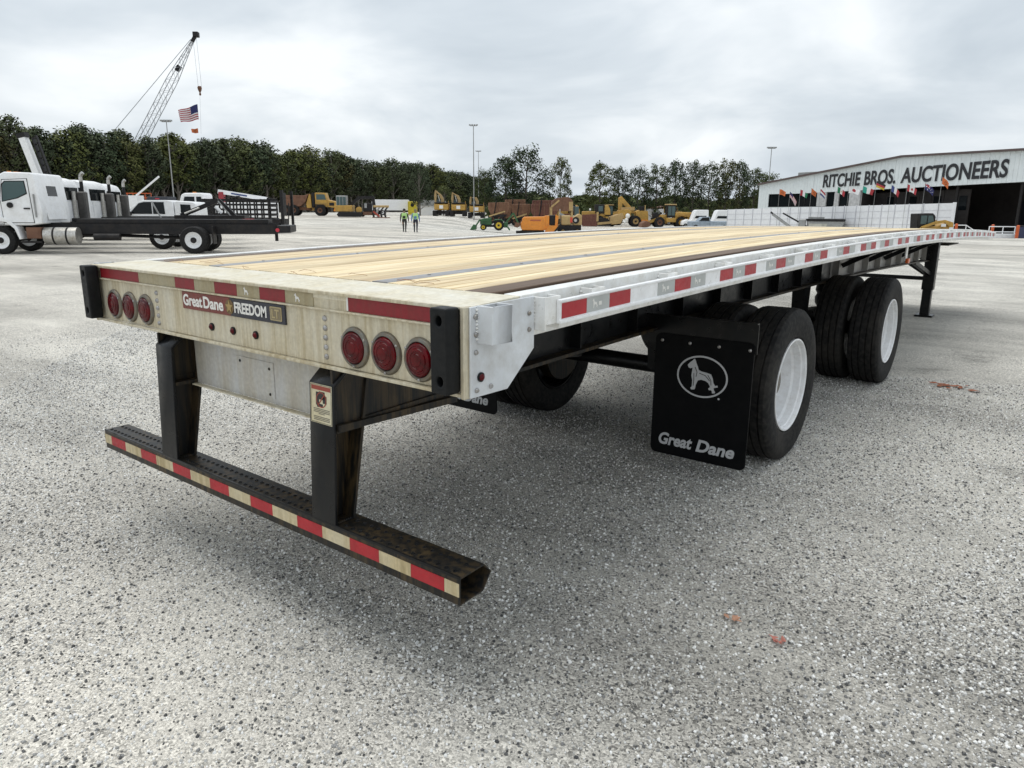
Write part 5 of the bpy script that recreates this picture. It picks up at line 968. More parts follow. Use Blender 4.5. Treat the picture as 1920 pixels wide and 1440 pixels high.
for body, x0, x1 in (('RITCHIE', 11.9, 17.75), ('BROS.', 18.35, 22.75), ('AUCTIONEERS', 23.45, 35.7)):
    me = text_mesh(body, (x0, x1, 4.62, 6.22), T(0, -0.12, 0) @ SG, 0.04, 0.026, 0.012, 6)
    for vv in me.vertices:
        k_ = (vv.co.x-11.9)/23.8; vv.co.z = 4.62+(vv.co.z-4.62)*(1+0.125*k_)+0.43*k_
    add_mesh('sign_lettering', me, sign_black, bd)
MB().dome((42, -0.25, 5.2), 0.25, 0.2, 'y', -1).build('wall_lamp', grey_metal, bd)

# ---- white grid fence with the flag poles on it
FA = -65.79
fn = thing('panel_fence', 'white gridded panel fence in front of the auction hall', 'fence', tuple(yd(26.7, 93, 0)), YAW+R(FA))
def ftop(x): return 1.83+0.0212*x
fence_w = paint('fence_white', (0.88, 0.89, 0.91), 0.5, 0, 0.05, 1.5, (0.62, 0.62, 0.62), 0.25); fence_g = paint('fence_grey', (0.66, 0.67, 0.70), 0.5, 0.2, 0.1, 2)
for i in range(20):
    x0 = i*1.48; x1 = x0+1.48
    for r_ in range(5):
        t0, t1 = ftop(x0)-0.62*r_, ftop(x1)-0.62*r_
        MB().prism([(x0+0.03, t0-0.58), (x1-0.03, t1-0.58), (x1-0.03, t1), (x0+0.03, t0)], 'y', 0.0, 0.03).build('fence_panel', fence_w, fn)
    MB().box(x0-0.022, x0+0.022, -0.06, 0.035, -1.3, ftop(x0)+0.05).build('post', fence_g, fn)
    for r_ in range(1, 5): BR(fn, 'rail', fence_g, (x0+0.03, -0.012, ftop(x0)-0.6-0.62*(r_-1)), (x1-0.03, -0.012, ftop(x1)-0.6-0.62*(r_-1)), 0.02, 0.04)
MB().box(29.57, 29.75, -0.2, 0.05, -1.3, ftop(29.6)+0.06).build('end_post', fence_w, fn)
fc = {'o': plain('flag_orange', (0.60, 0.15, 0.04), 0.7), 'w': plain('flag_white', (0.8, 0.8, 0.8), 0.7), 'r': plain('flag_red', (0.42, 0.04, 0.05), 0.7), 'b': plain('flag_blue', (0.05, 0.07, 0.22), 0.7), 'n': plain('flag_navy', (0.02, 0.025, 0.12), 0.7), 'g': plain('flag_green', (0.01, 0.17, 0.07), 0.7), 't': plain('flag_teal', (0.03, 0.33, 0.25), 0.7), 'k': plain('flag_black', (0.02, 0.018, 0.018), 0.7), 'y': plain('flag_gold', (0.58, 0.42, 0.05), 0.7), 'p': plain('flag_pink', (0.6, 0.25, 0.35), 0.7)}
def flag_mesh(nx, ny, L, Hh, droop, pat, seed):
    """cloth sheet hanging off the pole at x=0, pat(i,j) names the colour of a cell, j=0 at the top"""
    rr = random.Random(seed); ph = rr.uniform(0, 6); cols = sorted(set(pat(i, j) for i in range(nx) for j in range(ny))); mb = MB()
    for j in range(ny+1):
        for i in range(nx+1):
            u = i/nx; h = j/ny
            mb.v.append((L*u*(1-0.12*u*h), 0.10*L*math.sin(ph+u*5+h*1.5)*u, -Hh*h*(1-0.18*u) - droop*L*u**1.3 + 0.03*L*math.sin(ph+u*7)))
    for j in range(ny):
        for i in range(nx):
            mb.f.append((j*(nx+1)+i, j*(nx+1)+i+1, (j+1)*(nx+1)+i+1, (j+1)*(nx+1)+i)); mb.m.append(cols.index(pat(i, j)))
    return mb, [fc[c_] for c_ in cols]
def vstripe(a): return lambda i, j, n=18: a[min(len(a)-1, i*len(a)//18)]
def hstripe(a): return lambda i, j: a[min(len(a)-1, j*len(a)//12)]
def japan(i, j): return 'r' if ((i+0.5-9)*1.3/18)**2+((j+0.5-6)*0.85/12)**2 < 0.24**2 else 'w'
def canada(i, j): return 'r' if i < 4 or i > 13 or (abs(i-8.5)+abs(j-6) < 3.2) else 'w'
def usa(i, j): return 'n' if i < 8 and j < 6 else ('r' if j % 2 == 0 else 'w')
def aus(i, j):
    if i < 9 and j < 6: return 'r' if i in (4, 5) or j in (2, 3) else ('w' if abs(i-j*1.5) < 1.3 or abs(i-9+j*1.5) < 1.3 else 'n')
    return 'w' if (i, j) in ((4, 9), (5, 9), (4, 8), (13, 3), (13, 9), (11, 6), (16, 5)) else 'n'
def mexico(i, j): return 'g' if i < 6 else ('r' if i > 11 else ('y' if abs(i-8.5) < 1.5 and abs(j-6) < 2 else 'w'))
def rbflag(i, j): return 'k' if ((i-9)**2/16+(j-6)**2/7 < 1) and not ((i-9)**2/7+(j-6)**2/3 < 1) else 'o'
FL = [(8.6, 3.89, rbflag, 0.45, 1.0, 'orange flag hanging limp, leftmost pole on the fence'), (10.2, 3.55, usa, 1.4, 1.15, 'red-striped flag with dark canton drooping, second pole on the fence'), (11.7, 3.75, vstripe('rwg'), 0.55, 1.15, 'red, white and green flag, third pole on the fence'),
      (13.25, 3.85, rbflag, 0.8, 0.8, 'orange flag, fourth pole on the fence'), (14.5, 3.75, hstripe('rwb'), 1.0, 0.8, 'red, white and blue banded flag, fifth pole on the fence'), (16.75, 3.95, mexico, 0.7, 1.1, 'green, white and red flag with central emblem on the fence'),
      (18.15, 3.92, japan, 0.3, 1.55, 'white flag with red disc on the fence'), (19.85, 3.9, vstripe('twr'), 0.35, 1.6, 'teal, white and red striped flag right of the red-disc flag'), (21.35, 4.35, hstripe('kry'), 0.45, 1.3, 'black, red and gold flag on the fence'),
      (23.1, 3.95, vstripe('bwr'), 0.85, 1.15, 'blue, white and red vertical striped flag on the fence'), (24.8, 3.98, canada, 0.55, 1.3, 'red and white flag with leaf emblem on the fence'), (26.6, 4.05, aus, 0.8, 1.25, 'navy flag with white stars on the fence'), (28.2, 4.5, rbflag, 0.9, 0.9, 'orange flag with black emblem, rightmost pole on the fence')]
wv_ = Vector((math.cos(R(FA)), math.sin(R(FA))))
for i, (x_, zt, pat, droop, L, lab) in enumerate(FL):
    s, d = 26.7+wv_.x*x_, 93+wv_.y*x_
    q = thing('flagpole', lab, 'flag', tuple(yd(s-0.15, d-0.1, 0)), YAW+R(-8), 'flags along the white fence')
    TB(q, 'pole', grey_metal, (0, 0, -1.2), (0, 0, zt+0.25), 0.02, 0.014, 8)
    mb, ms = flag_mesh(18, 12, L*0.68, 0.60, droop, pat, i); mb.v = [(a_+0.03, b_, c_+zt+0.2) for a_, b_, c_ in mb.v]; mb.build('flag', ms, q, smooth=True, fix=False)
# ---- rails and bollards right of the fence
for s, d, L, lab in ((37.2, 63.5, 3.0, 'white pipe handrail just right of the skid steer'), (38.0, 58.0, 2.6, 'white pipe handrail with sloping end beside the orange bollard'), (40.6, 57.5, 3.0, 'white pipe handrail cut by the right edge of the picture')):
    q = place('handrail', lab, 'handrail', s-0.9, d, -3, 'white pipe handrails by the hall', z=-0.35)
    for z in (0.55, 0.95): TB(q, 'rail', white_paint, (0, 0, z), (L*0.75, 0, z), 0.035)
    for x_ in (0.0, L*0.4, L*0.75): TB(q, 'post', white_paint, (x_, 0, 0), (x_, 0, 0.98), 0.035)
    TB(q, 'sloping_rail', white_paint, (L*0.75, 0, 0.95), (L, 0, 0.5), 0.035); B(q, 'kerb_block', white_paint, -0.2, L+0.3, -0.3, 0.0, 0.0, 0.42, 0.03)
for s, d, lab in ((36.6, 61.5, 'orange bollard among the handrails, left one'), (37.75, 58.6, 'orange bollard between the two handrails'), (37.7, 55.6, 'tall orange bollard by the white kerb at right edge')):
    q = place('bollard', lab, 'bollard', s, d, 0, 'orange bollards by the hall', z=-0.35); TB(q, 'tube', orange_red, (0, 0, 0), (0, 0, 1.05), 0.11, n=14); MB().dome((0, 0, 1.05), 0.11, 0.06, 'z', 1).build('cap', orange_red, q, smooth=True)
q = place('bin', 'dark blue steel bin at the right edge of the picture', 'bin', 38.6, 55.8, 0, z=-0.35)
PR(q, 'shell', paint('bin_navy', (0.02, 0.03, 0.09), 0.5), [(0.0, 0.1), (-0.15, 1.0), (1.4, 1.0), (1.25, 0.1)], 0, 1.2, 0.03); B(q, 'lid', dark_metal, -0.18, 1.43, -0.03, 1.23, 1.005, 1.06)

# ---------------------------------------------------------------- light masts
def mast(label, s, d, top, r=0.12, arms=True):
    r *= 0.75
    q = place('light_mast', label, 'light mast', s, d, 0, 'light masts over the yard')
    g0 = gz(s, d); TB(q, 'pole', grey_metal, (0, 0, 0), (0, 0, top-g0), r, r*0.6, 10)
    if arms:
        BR(q, 'crossbar', grey_metal, (-0.6, 0, top-g0), (0.6, 0, top-g0), 0.08, 0.08)
        for x_ in (-0.6, -0.2, 0.2, 0.6): B(q, 'floodlight', grey_metal, x_-0.15, x_+0.15, -0.25, 0.1, top-g0+0.05, top-g0+0.24)
mast('grey light mast in front of the wood, left of the stake truck', -45.2, 100, 12.5)
mast('tall light mast beside the tall broad tree', -6.8, 130, 15.4, 0.14)
mast('thin farther light mast right of the tall mast', -9.2, 200, 16.4, 0.13)
mast('far light mast above the lone round tree', 12.2, 200, 14.8, 0.12)
mast('light mast rising left of the auction hall', 41.3, 122, 11.4, 0.12)

# ---------------------------------------------------------------- lattice boom crane with flag
CR = (-84.6, 210.0, 46.8)
q = place('lattice_crane', 'tall grey lattice boom crane above the wood with pendant lines and hook', 'crane', -110, 210, 0, z=0)
boom_g = paint('boom_grey', (0.45, 0.46, 0.48), 0.5, 0.2, 0.1)
def L_(s, z, y=0.0): return (s+110, y, z)
base = Vector(L_(-114.0, 2.0)); tip = Vector(L_(-84.9, 46.2)); dr = (tip-base).normalized(); nr = Vector((dr.z, 0, -dr.x))
Lb = (tip-base).length
def sec(t):  # half width of the boom at t
    return 1.05*min(1, t/0.1+0.25)*min(1, (1-t)/0.28+0.12)
NS = 30
for sx in (-1, 1):
    for sy in (-1, 1):
        pts = [base+dr*Lb*(i/NS)+nr*sx*sec(i/NS)+Vector((0, sy*sec(i/NS), 0)) for i in range(NS+1)]
        MB().pipe(pts, 0.10, 5).build('chord', boom_g, q)
for i in range(NS):
    t0, t1 = i/NS, (i+1)/NS; sgn = 1 if i % 2 else -1
    for sy in (-1, 1):
        TB(q, 'lacing', boom_g, base+dr*Lb*t0+nr*sgn*sec(t0)+Vector((0, sy*sec(t0), 0)), base+dr*Lb*t1-nr*sgn*sec(t1)+Vector((0, sy*sec(t1), 0)), 0.05, n=4)
    for sx in (-1, 1):
        TB(q, 'lacing', boom_g, base+dr*Lb*t0+nr*sx*sec(t0)+Vector((0, sgn*sec(t0), 0)), base+dr*Lb*t1+nr*sx*sec(t1)+Vector((0, -sgn*sec(t1), 0)), 0.05, n=4)
B(q, 'boom_head', dark_metal, tip.x-0.5, tip.x+0.9, -0.7, 0.7, tip.z-0.4, tip.z+0.9, 0.1); BR(q, 'head_strut', dark_metal, tip-dr*1.8, tip+dr*0.8, 0.8, 0.7); BR(q, 'boom_joint', dark_metal, base+dr*Lb*0.80, base+dr*Lb*0.83, 1.0, 1.0)
TB(q, 'pendant_line', boom_g, tip-dr*1.5-nr*0.6, Vector(L_(-116.5, 15.0)), 0.085, n=5); B(q, 'crawler', dark_metal, -9, 0, -3, 3, 0, 1.6); B(q, 'machine_house', white_paint, -9.5, -1.5, -2, 2, 1.7, 4.6); BR(q, 'gantry', boom_g, (-7.5, 0, 4.5), L_(-116.5, 15.0), 0.6, 0.6)
for x_ in (-85.6, -84.7): TB(q, 'hoist_line', boom_g, L_(x_, 46.0), L_(x_+0.25, 33.4), 0.04, n=4)
MB().loft([[(25.0+a_*w_, b_*w_*0.6, z) for a_, b_ in ((-1, -1), (1, -1), (1, 1), (-1, 1))] for z, w_ in ((33.6, 0.35), (33.2, 0.5), (32.6, 0.4), (32.0, 0.15), (31.4, 0.25), (31.2, 0.1))]).build('hook_block', rust, q)
TB(q, 'flag_line', boom_g, (24.9, 0, 31.3), (24.3, 0, 21.4), 0.025, n=4)
fl_ = thing('big_flag', 'large red-striped flag with navy canton hanging under the lattice crane', 'flag', tuple(yd(-85.85, 209.7, 0)), YAW+PI)
mb, ms = flag_mesh(18, 13, 5.4, 3.9, 0.28, lambda i, j: ('n' if i < 7 and j < 7 else ('r' if j % 2 == 0 else 'w')), 3)
mb.v = [(a_, b_, c_+28.8) for a_, b_, c_ in mb.v]; mb.build('cloth', ms, fl_, smooth=True, fix=False)
st_ = [(0.35+0.33*i, 0.0, 28.4-0.42*j) for i in range(5) for j in range(4)]
fl2 = thing('small_flag', 'small orange flag hanging below the large striped flag', 'flag', tuple(yd(-86.3, 209.7, 0)), YAW+PI)
mb, ms = flag_mesh(18, 12, 1.9, 1.25, 0.08, rbflag, 4); mb.v = [(a_, b_, c_+22.7) for a_, b_, c_ in mb.v]; mb.build('cloth', ms, fl2, smooth=True, fix=False)
# ---------------------------------------------------------------- trees
def leaf_mat(name, a, b, c):
    s = NT(name); ge = s.n('ShaderNodeNewGeometry'); oi = s.n('ShaderNodeObjectInfo')
    col = s.ramp(ge.outputs['Random Per Island'], [(0.0, a), (0.55, b), (1.0, c)])
    v_ = s.ramp(oi.outputs['Random'], [(0.0, (0.75, 0.85, 0.8)), (0.4, (1.0, 1.0, 1.0)), (0.7, (1.25, 1.2, 0.85)), (0.88, (1.5, 1.4, 0.8)), (1.0, (1.45, 1.1, 0.85))])
    col = s.mix(1.0, col, v_, 'MULTIPLY'); s.l(col, s.b.inputs['Base Color']); s.b.inputs['Roughness'].default_value = 0.8; s.b.inputs['Specular IOR Level'].default_value = 0.15
    MATS[name] = s.m; return s.m
leaf_dark = leaf_mat('leaves_wood', (0.056, 0.070, 0.042), (0.076, 0.094, 0.053), (0.10, 0.12, 0.066))
leaf_row = leaf_mat('leaves_row', (0.038, 0.052, 0.030), (0.054, 0.072, 0.038), (0.076, 0.098, 0.050))
bark = paint('bark', (0.085, 0.072, 0.06), 0.9, 0, 0.35, 2)
bark_pale = paint('bark_pale', (0.20, 0.18, 0.155), 0.9, 0, 0.3, 2)
def make_tree(seed, Ht, base, rad, clumps, per, leaf, mat, bmat, spread=1.0, top=0.45):
    """tapered trunk with limbs, and a crown of leaf clumps carried on the limb ends; returns (trunk mesh, crown mesh)"""
    rr = random.Random(seed); tk = MB(); rings = []; n = 7; x = y = 0.0; path = []
    for i in range(9):
        t = i/8; x += rr.uniform(-1, 1)*Ht*0.012; y += rr.uniform(-1, 1)*Ht*0.012; r_ = Ht*0.016*(1-t*0.82)+0.02
        path.append(Vector((x, y, Ht*0.92*t))); rings.append([(x+r_*math.cos(2*PI*k/n), y+r_*math.sin(2*PI*k/n), Ht*0.92*t) for k in range(n)])
    tk.loft(rings); cl = []
    for c_ in range(clumps):
        t = base+(1-base)*((c_+rr.random())/clumps); prof = math.sin(PI*min(1, max(0.04, (t-base)/(1-base)*(1-top*0.35)+top*0.30)))**0.7
        a = c_*2.4+rr.uniform(-0.5, 0.5); rr_ = rad*prof*math.sqrt(rr.uniform(0.12, 1))*spread; st = path[min(8, int(8*max(0.05, t-0.12)))]
        e_ = Vector((st.x+rr_*math.cos(a), st.y+rr_*math.sin(a), Ht*t)); cl.append((e_, rad*rr.uniform(0.20, 0.36)))
        if c_ % 2 == 0:
            mid = st.lerp(e_, 0.5)+Vector((0, 0, -Ht*0.01)); tk.tube(st, mid, Ht*0.0055, Ht*0.004, 4, cap=False); tk.tube(mid, e_, Ht*0.004, Ht*0.0015, 4, cap=False)
    cw = MB(); nrm = []
    cen = Vector((0, 0, Ht*(base+1)*0.5))
    for p_, r_ in cl:
        for i in range(per):
            d_ = Vector((rr.gauss(0, 1), rr.gauss(0, 1), rr.gauss(0, 0.75))); d_ = d_.normalized()*r_*rr.random()**0.45; o_ = p_+d_
            a_ = Vector((rr.gauss(0, 1), rr.gauss(0, 1), rr.gauss(0, 1))).normalized(); b_ = a_.orthogonal().normalized(); c2 = a_.cross(b_); sz = leaf*rr.uniform(0.55, 1.25)
            k1 = rr.uniform(0.3, 0.8); out = ((o_-p_).normalized()*0.7+(o_-cen).normalized()*0.5+Vector((0, 0, 0.25))).normalized(); q4 = [o_-b_*sz, o_-c2*sz*k1, o_+b_*sz*0.9, o_+c2*sz*k1]
            if (q4[1]-q4[0]).cross(q4[3]-q4[0]).dot(out) < 0: q4.reverse()
            cw.add(q4, [(0, 1, 2, 3)]); nrm += [out]*4
    tm = tk.build('trunk', bmat, None, smooth=True, fix=False); cm = cw.build('crown', mat, None, fix=False); cm.data.polygons.foreach_set('use_smooth', [True]*len(cm.data.polygons)); cm.data.normals_split_custom_set_from_vertices(nrm); t_, c_ = tm.data, cm.data
    bpy.data.objects.remove(tm); bpy.data.objects.remove(cm); return t_, c_
def put_tree(meshes, name, label, s, d, h, wd, rot, group, z=None):
    q = thing(name, label, 'tree', tuple(yd(s, d, z)), rot, group); q.scale = (wd, wd, h); link('trunk', meshes[0], q); link('crown', meshes[1], q); return q
# unit trees are 10 m tall
wood_t = [make_tree(20+i, 10, (0.30, 0.24, 0.40, 0.28, 0.46)[i], (2.1, 2.4, 1.9, 2.4, 2.0)[i], 62, 62, 0.15, leaf_dark, bark_pale, 1.0, (0.6, 0.8, 0.5, 0.9, 0.5)[i]) for i in range(5)]
row_t = [make_tree(60+i, 10, (0.26, 0.30, 0.22, 0.30)[i], (3.3, 2.9, 3.0, 3.1)[i], 34, 130, 0.15, leaf_row, bark, 1.0, (0.7, 0.6, 0.9, 0.5)[i]) for i in range(4)]
rr = random.Random(11)
# the wood on the left: its edge runs from near left to far right
EDGE = [(-150, 132, 19.0), (-106, 150, 18.6), (-89, 180, 18.8), (-71, 220, 20.2), (-52, 280, 19.6), (-22, 338, 18.2), (-12, 350, 15.5)]
def edge(t):
    k = t*(len(EDGE)-1); i = min(len(EDGE)-2, int(k)); f_ = k-i; return [EDGE[i][j]+(EDGE[i+1][j]-EDGE[i][j])*f_ for j in range(3)]
WL = {0: 'tree in the front row of the dense wood on the left', 1: 'tree standing behind the front row of the dense wood on the left', 2: 'tree deep in the dense wood on the left'}
for row, (n, off) in enumerate(((84, 0), (72, 8), (62, 17))):
    for i in range(n):
        s, d, h = edge((i+rr.uniform(0.1, 0.9))/n); k_ = d/200
        s -= off*0.75; d += off*0.65; h = (h+0.3*row)*rr.uniform(0.78, 1.02)
        put_tree(rr.choice(wood_t), 'wood_tree', WL[row], s, d, h/10, h/10*rr.uniform(1.1, 1.5)*(0.8+0.2*k_), rr.uniform(0, 6), ('front trees of the wood', 'second row of the wood', 'deep trees of the wood')[row], z=gz(s, d)-0.3)
def leaf_wall(name, label, pts, top, n, leaf, seed, mat):
    """far mass of leaves and stems seen between the trunks"""
    r3 = random.Random(seed); mb = MB()
    for i in range(n):
        k = r3.random()*(len(pts)-1); j = int(k); f_ = k-j; s = pts[j][0]+(pts[j+1][0]-pts[j][0])*f_; d = pts[j][1]+(pts[j+1][1]-pts[j][1])*f_
        h = top*(0.75+0.35*mnoise.noise(Vector((s*0.06, d*0.06, seed)))); z = h*r3.random()**0.8
        o_ = yd(s+r3.gauss(0, 2), d+r3.gauss(0, 4), z); a_ = Vector((r3.gauss(0, 1), r3.gauss(0, 1), r3.gauss(0, 1))).normalized(); b_ = a_.orthogonal().normalized(); c_ = a_.cross(b_); sz = leaf*r3.uniform(0.6, 1.3)
        mb.add([o_-b_*sz, o_-c_*sz*0.6, o_+b_*sz, o_+c_*sz*0.6], [(0, 1, 2, 3)])
    o = mb.build(name, mat, fix=False, kind='stuff'); o['label'] = label; o['category'] = 'wood'; return o
leaf_wall('undergrowth', 'dark undergrowth and far trunks filling the depth of the wood', [(e_[0]-24, e_[1]+22) for e_ in EDGE], 15, 15000, 1.5, 2, leaf_dark)
leaf_wall('distant_wood', 'low dark line of distant woods on the horizon', [(-40, 420), (20, 430), (80, 430), (160, 420), (240, 380)], 10.5, 9000, 1.8, 3, leaf_dark)
leaf_wall('bushes', 'low bushes under the row of trees at the yard edge', [(-6, 175), (10, 180), (24, 176), (56, 165)], 3.2, 3500, 0.6, 4, leaf_row)
# trees at the far edge of the yard, one by one
ROW = [(-4.9, 128, 8.0, 0.75, 0, 'slim dark tree at the right end of the wood, left of the tall broad tree'), (-1.3, 124, 9.7, 1.15, 1, 'tree with leaning crown just left of the tall broad tree'), (2.2, 122, 11.1, 1.35, 0, 'tall broad tree right of the tall light mast'),
       (8.2, 130, 9.9, 0.85, 2, 'lone round tree in the gap beside the tall broad tree'), (13.6, 118, 8.6, 0.95, 1, 'broad tree first on the left of the long row'), (16.8, 120, 8.0, 0.8, 3, 'tree second from left in the long row'), (19.6, 118, 8.0, 0.85, 0, 'tree behind the motor scraper in the long row'),
       (22.6, 119, 8.3, 0.9, 2, 'tree left of the wheel loader cab in the long row'), (26.0, 121, 9.1, 0.85, 1, 'tallest pair tree behind the wheel loader cab, left one'), (28.6, 120, 9.0, 0.8, 3, 'tallest pair tree behind the wheel loader cab, right one'), (31.4, 121, 8.8, 0.9, 0, 'tree behind the white vans in the long row'), (34.4, 122, 9.3, 0.85, 2, 'tree with autumn tints right of the white vans'), (37.2, 124, 9.2, 0.85, 1, 'tree second from the auction hall in the long row'), (40.2, 126, 8.2, 0.95, 3, 'tree next to the auction hall corner in the long row'), (43.8, 130, 7.8, 0.9, 0, 'tree showing over the left corner of the auction hall')]
for i, (s, d, h, wd, k, lab) in enumerate(ROW):
    s, d, h = s*1.22, d*1.22, (h-1.67)*1.22+1.67; g0 = gz(s, d); hh = (h-g0)/10; put_tree(row_t[k], 'yard_tree', lab, s, d, hh, wd*1.2, i*1.7, 'trees along the far edge of the yard')
put_tree(wood_t[1], 'young_tree', 'pale green young tree in front of the wood beside the excavators', -17.6, 142, 0.95, 1.0, 1.0, None)
put_tree(wood_t[3], 'young_tree', 'small bushy tree behind the leftmost excavator', -13.9, 150, 0.55, 0.9, 2.0, None)
sh = place('shed', 'small pale shed with grey roof behind the excavators', 'shed', -19.4, 156, 0)
B(sh, 'wall', white_paint, 0, 5.2, 0, 4, 0, 1.9); PR(sh, 'roof', grey_metal, [(-0.3, 1.9), (0.3, 3.1), (4.9, 3.1), (5.5, 1.9)], -0.3, 4.3); B(sh, 'door', dark_metal, 3.6, 4.5, -0.04, 0, 0, 1.8)

# ---------------------------------------------------------------- people walking away
def person(label, s, d, shirt, vest, trousers, hair, stride, arm):
    root = place('person', label, 'person', s, d, 90)           # faces local +x: away from the camera
    root.scale = (1.08, 1.14, 0.98)
    V = []; E = []; Rd = []; reg = []
    def vtx(p_, r_, k): V.append(p_); Rd.append(r_); reg.append(k); return len(V)-1
    def chain(st, pts):
        a_ = st
        for p_, r_, k in pts:
            b_ = vtx(p_, r_, k)
            if a_ is not None: E.append((a_, b_))
            a_ = b_
        return a_
    pel = vtx((0, 0, 0.95), (0.13, 0.165), 't')
    ch = chain(pel, [((0.005, 0, 1.08), (0.115, 0.15), 's'), ((0.015, 0, 1.27), (0.125, 0.18), 's'), ((0.01, 0, 1.42), (0.10, 0.165), 's')])
    chain(ch, [((0.015, 0, 1.50), (0.06, 0.06), 'k'), ((0.03, 0, 1.56), (0.062, 0.06), 'k'), ((0.04, 0, 1.64), (0.098, 0.08), 'k'), ((0.035, 0, 1.73), (0.075, 0.065), 'k')])
    for sg, f_ in ((1, stride), (-1, -stride)):
        hp_ = chain(pel, [((0, sg*0.10, 0.88), (0.09, 0.09), 't'), ((f_*0.12, sg*0.10, 0.50), (0.062, 0.062), 't'), ((f_*0.20-0.06, sg*0.10, 0.10), (0.042, 0.042), 't'), ((f_*0.20-0.05, sg*0.10, 0.05), (0.04, 0.045), 'b'), ((f_*0.20+0.10, sg*0.11, 0.035), (0.032, 0.045), 'b')])
        sl = chain(ch, [((0.0, sg*0.20, 1.40), (0.062, 0.062), 's'), ((-f_*0.05, sg*0.245, 1.13), (0.047, 0.047), 's'), ((-f_*0.10+0.03, sg*0.26, 0.90), (0.034, 0.034), 'k' if not arm else 's')])
        palm = chain(sl, [((-f_*0.10+0.045, sg*0.26, 0.83), (0.02, 0.036), 'k')])
        for j, (dx, ln) in enumerate(((-0.03, 0.065), (-0.01, 0.08), (0.01, 0.085), (0.03, 0.075))):
            chain(palm, [((-f_*0.10+0.045+dx, sg*0.262, 0.79), (0.0095, 0.0095), 'k'), ((-f_*0.10+0.05+dx, sg*0.255, 0.79-ln*0.5), (0.009, 0.009), 'k'), ((-f_*0.10+0.058+dx, sg*0.245, 0.79-ln), (0.008, 0.008), 'k')])
        chain(palm, [((-f_*0.10+0.085, sg*0.25, 0.82), (0.01, 0.01), 'k'), ((-f_*0.10+0.10, sg*0.24, 0.785), (0.009, 0.009), 'k')])
    me = bpy.data.meshes.new('body'); me.from_pydata(V, E, []); ob = bpy.data.objects.new('body', me); COL.objects.link(ob)
    sk_ = ob.modifiers.new('s', 'SKIN'); lay = me.skin_vertices[0].data
    for i, r_ in enumerate(Rd): lay[i].radius = r_
    for i in range(len(V)): lay[i].use_root = (i == 0)
    ob.modifiers.new('u', 'SUBSURF').levels = 1; ob.modifiers['u'].render_levels = 1
    dg = bpy.context.evaluated_depsgraph_get(); bm_ = bpy.data.meshes.new_from_object(ob.evaluated_get(dg)); bpy.data.objects.remove(ob)
    ms = {'k': plain('skin', (0.30, 0.19, 0.13), 0.6), 's': shirt, 't': trousers, 'b': plain('boot', (0.02, 0.018, 0.016), 0.6)}; ks = list(ms)
    bm_.materials.clear()
    for k in ks: bm_.materials.append(ms[k])
    VV = [Vector(p_) for p_ in V]
    for pl in bm_.polygons:
        c_ = pl.center; i = min(range(len(VV)), key=lambda t_: (VV[t_]-c_).length_squared); pl.material_index = ks.index(reg[i]); pl.use_smooth = True
    link('body', bm_, root)
    # vest worn over the back and chest, open at the arms
    vs = MB(); rings = []
    for z, rx, ry in ((1.02, 0.135, 0.185), (1.12, 0.135, 0.185), (1.28, 0.145, 0.205), (1.40, 0.135, 0.20), (1.47, 0.10, 0.15)):
        rings.append([(0.01+rx*math.cos(2*PI*i/20), ry*math.sin(2*PI*i/20), z) for i in range(20)])
    vs.loft(rings, cap=False); vo_ = vs.build('vest', vest[0], root, smooth=True, fix=False)
    if len(vest) > 1:
        MB().loft([[(0.01+(rx+0.006)*math.cos(PI+a_), (ry+0.006)*math.sin(PI+a_), z) for a_ in (-0.5, -0.25, 0, 0.25, 0.5)] for z, rx, ry in ((1.05, 0.135, 0.185), (1.12, 0.135, 0.185), (1.22, 0.14, 0.20))], cap=False, closed=False).build('vest_panel', vest[1], root, fix=False)
    MB().lathe([(0.085, 1.62), (0.094, 1.68), (0.088, 1.74), (0.06, 1.785), (0.01, 1.80)], (0.03, 0, 0), 'z', 16).build('hair', hair, root, smooth=True)
    for sg in (-1, 1): MB().dome((0.04, sg*0.078, 1.655), 0.028, 0.014, 'y', sg, 8).build('ear', plain('skin', (0.3, 0.19, 0.13)), root, smooth=True)
    MB().dome((0.125, 0, 1.645), 0.018, 0.03, 'x', 1, 8).build('nose', plain('skin', (0.3, 0.19, 0.13)), root, smooth=True)
    return root
lime = plain('vest_lime', (0.42, 0.66, 0.24), 0.7); blk = plain('cloth_black', (0.014, 0.015, 0.016), 0.8); blue = plain('cloth_blue', (0.10, 0.20, 0.42), 0.8); navy = plain('cloth_navy', (0.014, 0.018, 0.035), 0.8); grn = plain('cloth_dark', (0.02, 0.022, 0.02), 0.8)
person('person walking away in black clothes and lime safety vest with dark back', -8.3, 57, blk, (lime, blk), grn, plain('hair_dark', (0.015, 0.012, 0.01), 0.7), 1.0, True)
person('person walking away in blue shirt, lime safety vest and navy trousers', -7.45, 57, blue, (lime, blue), navy, plain('cap_tan', (0.22, 0.17, 0.10), 0.7), 0.6, True)

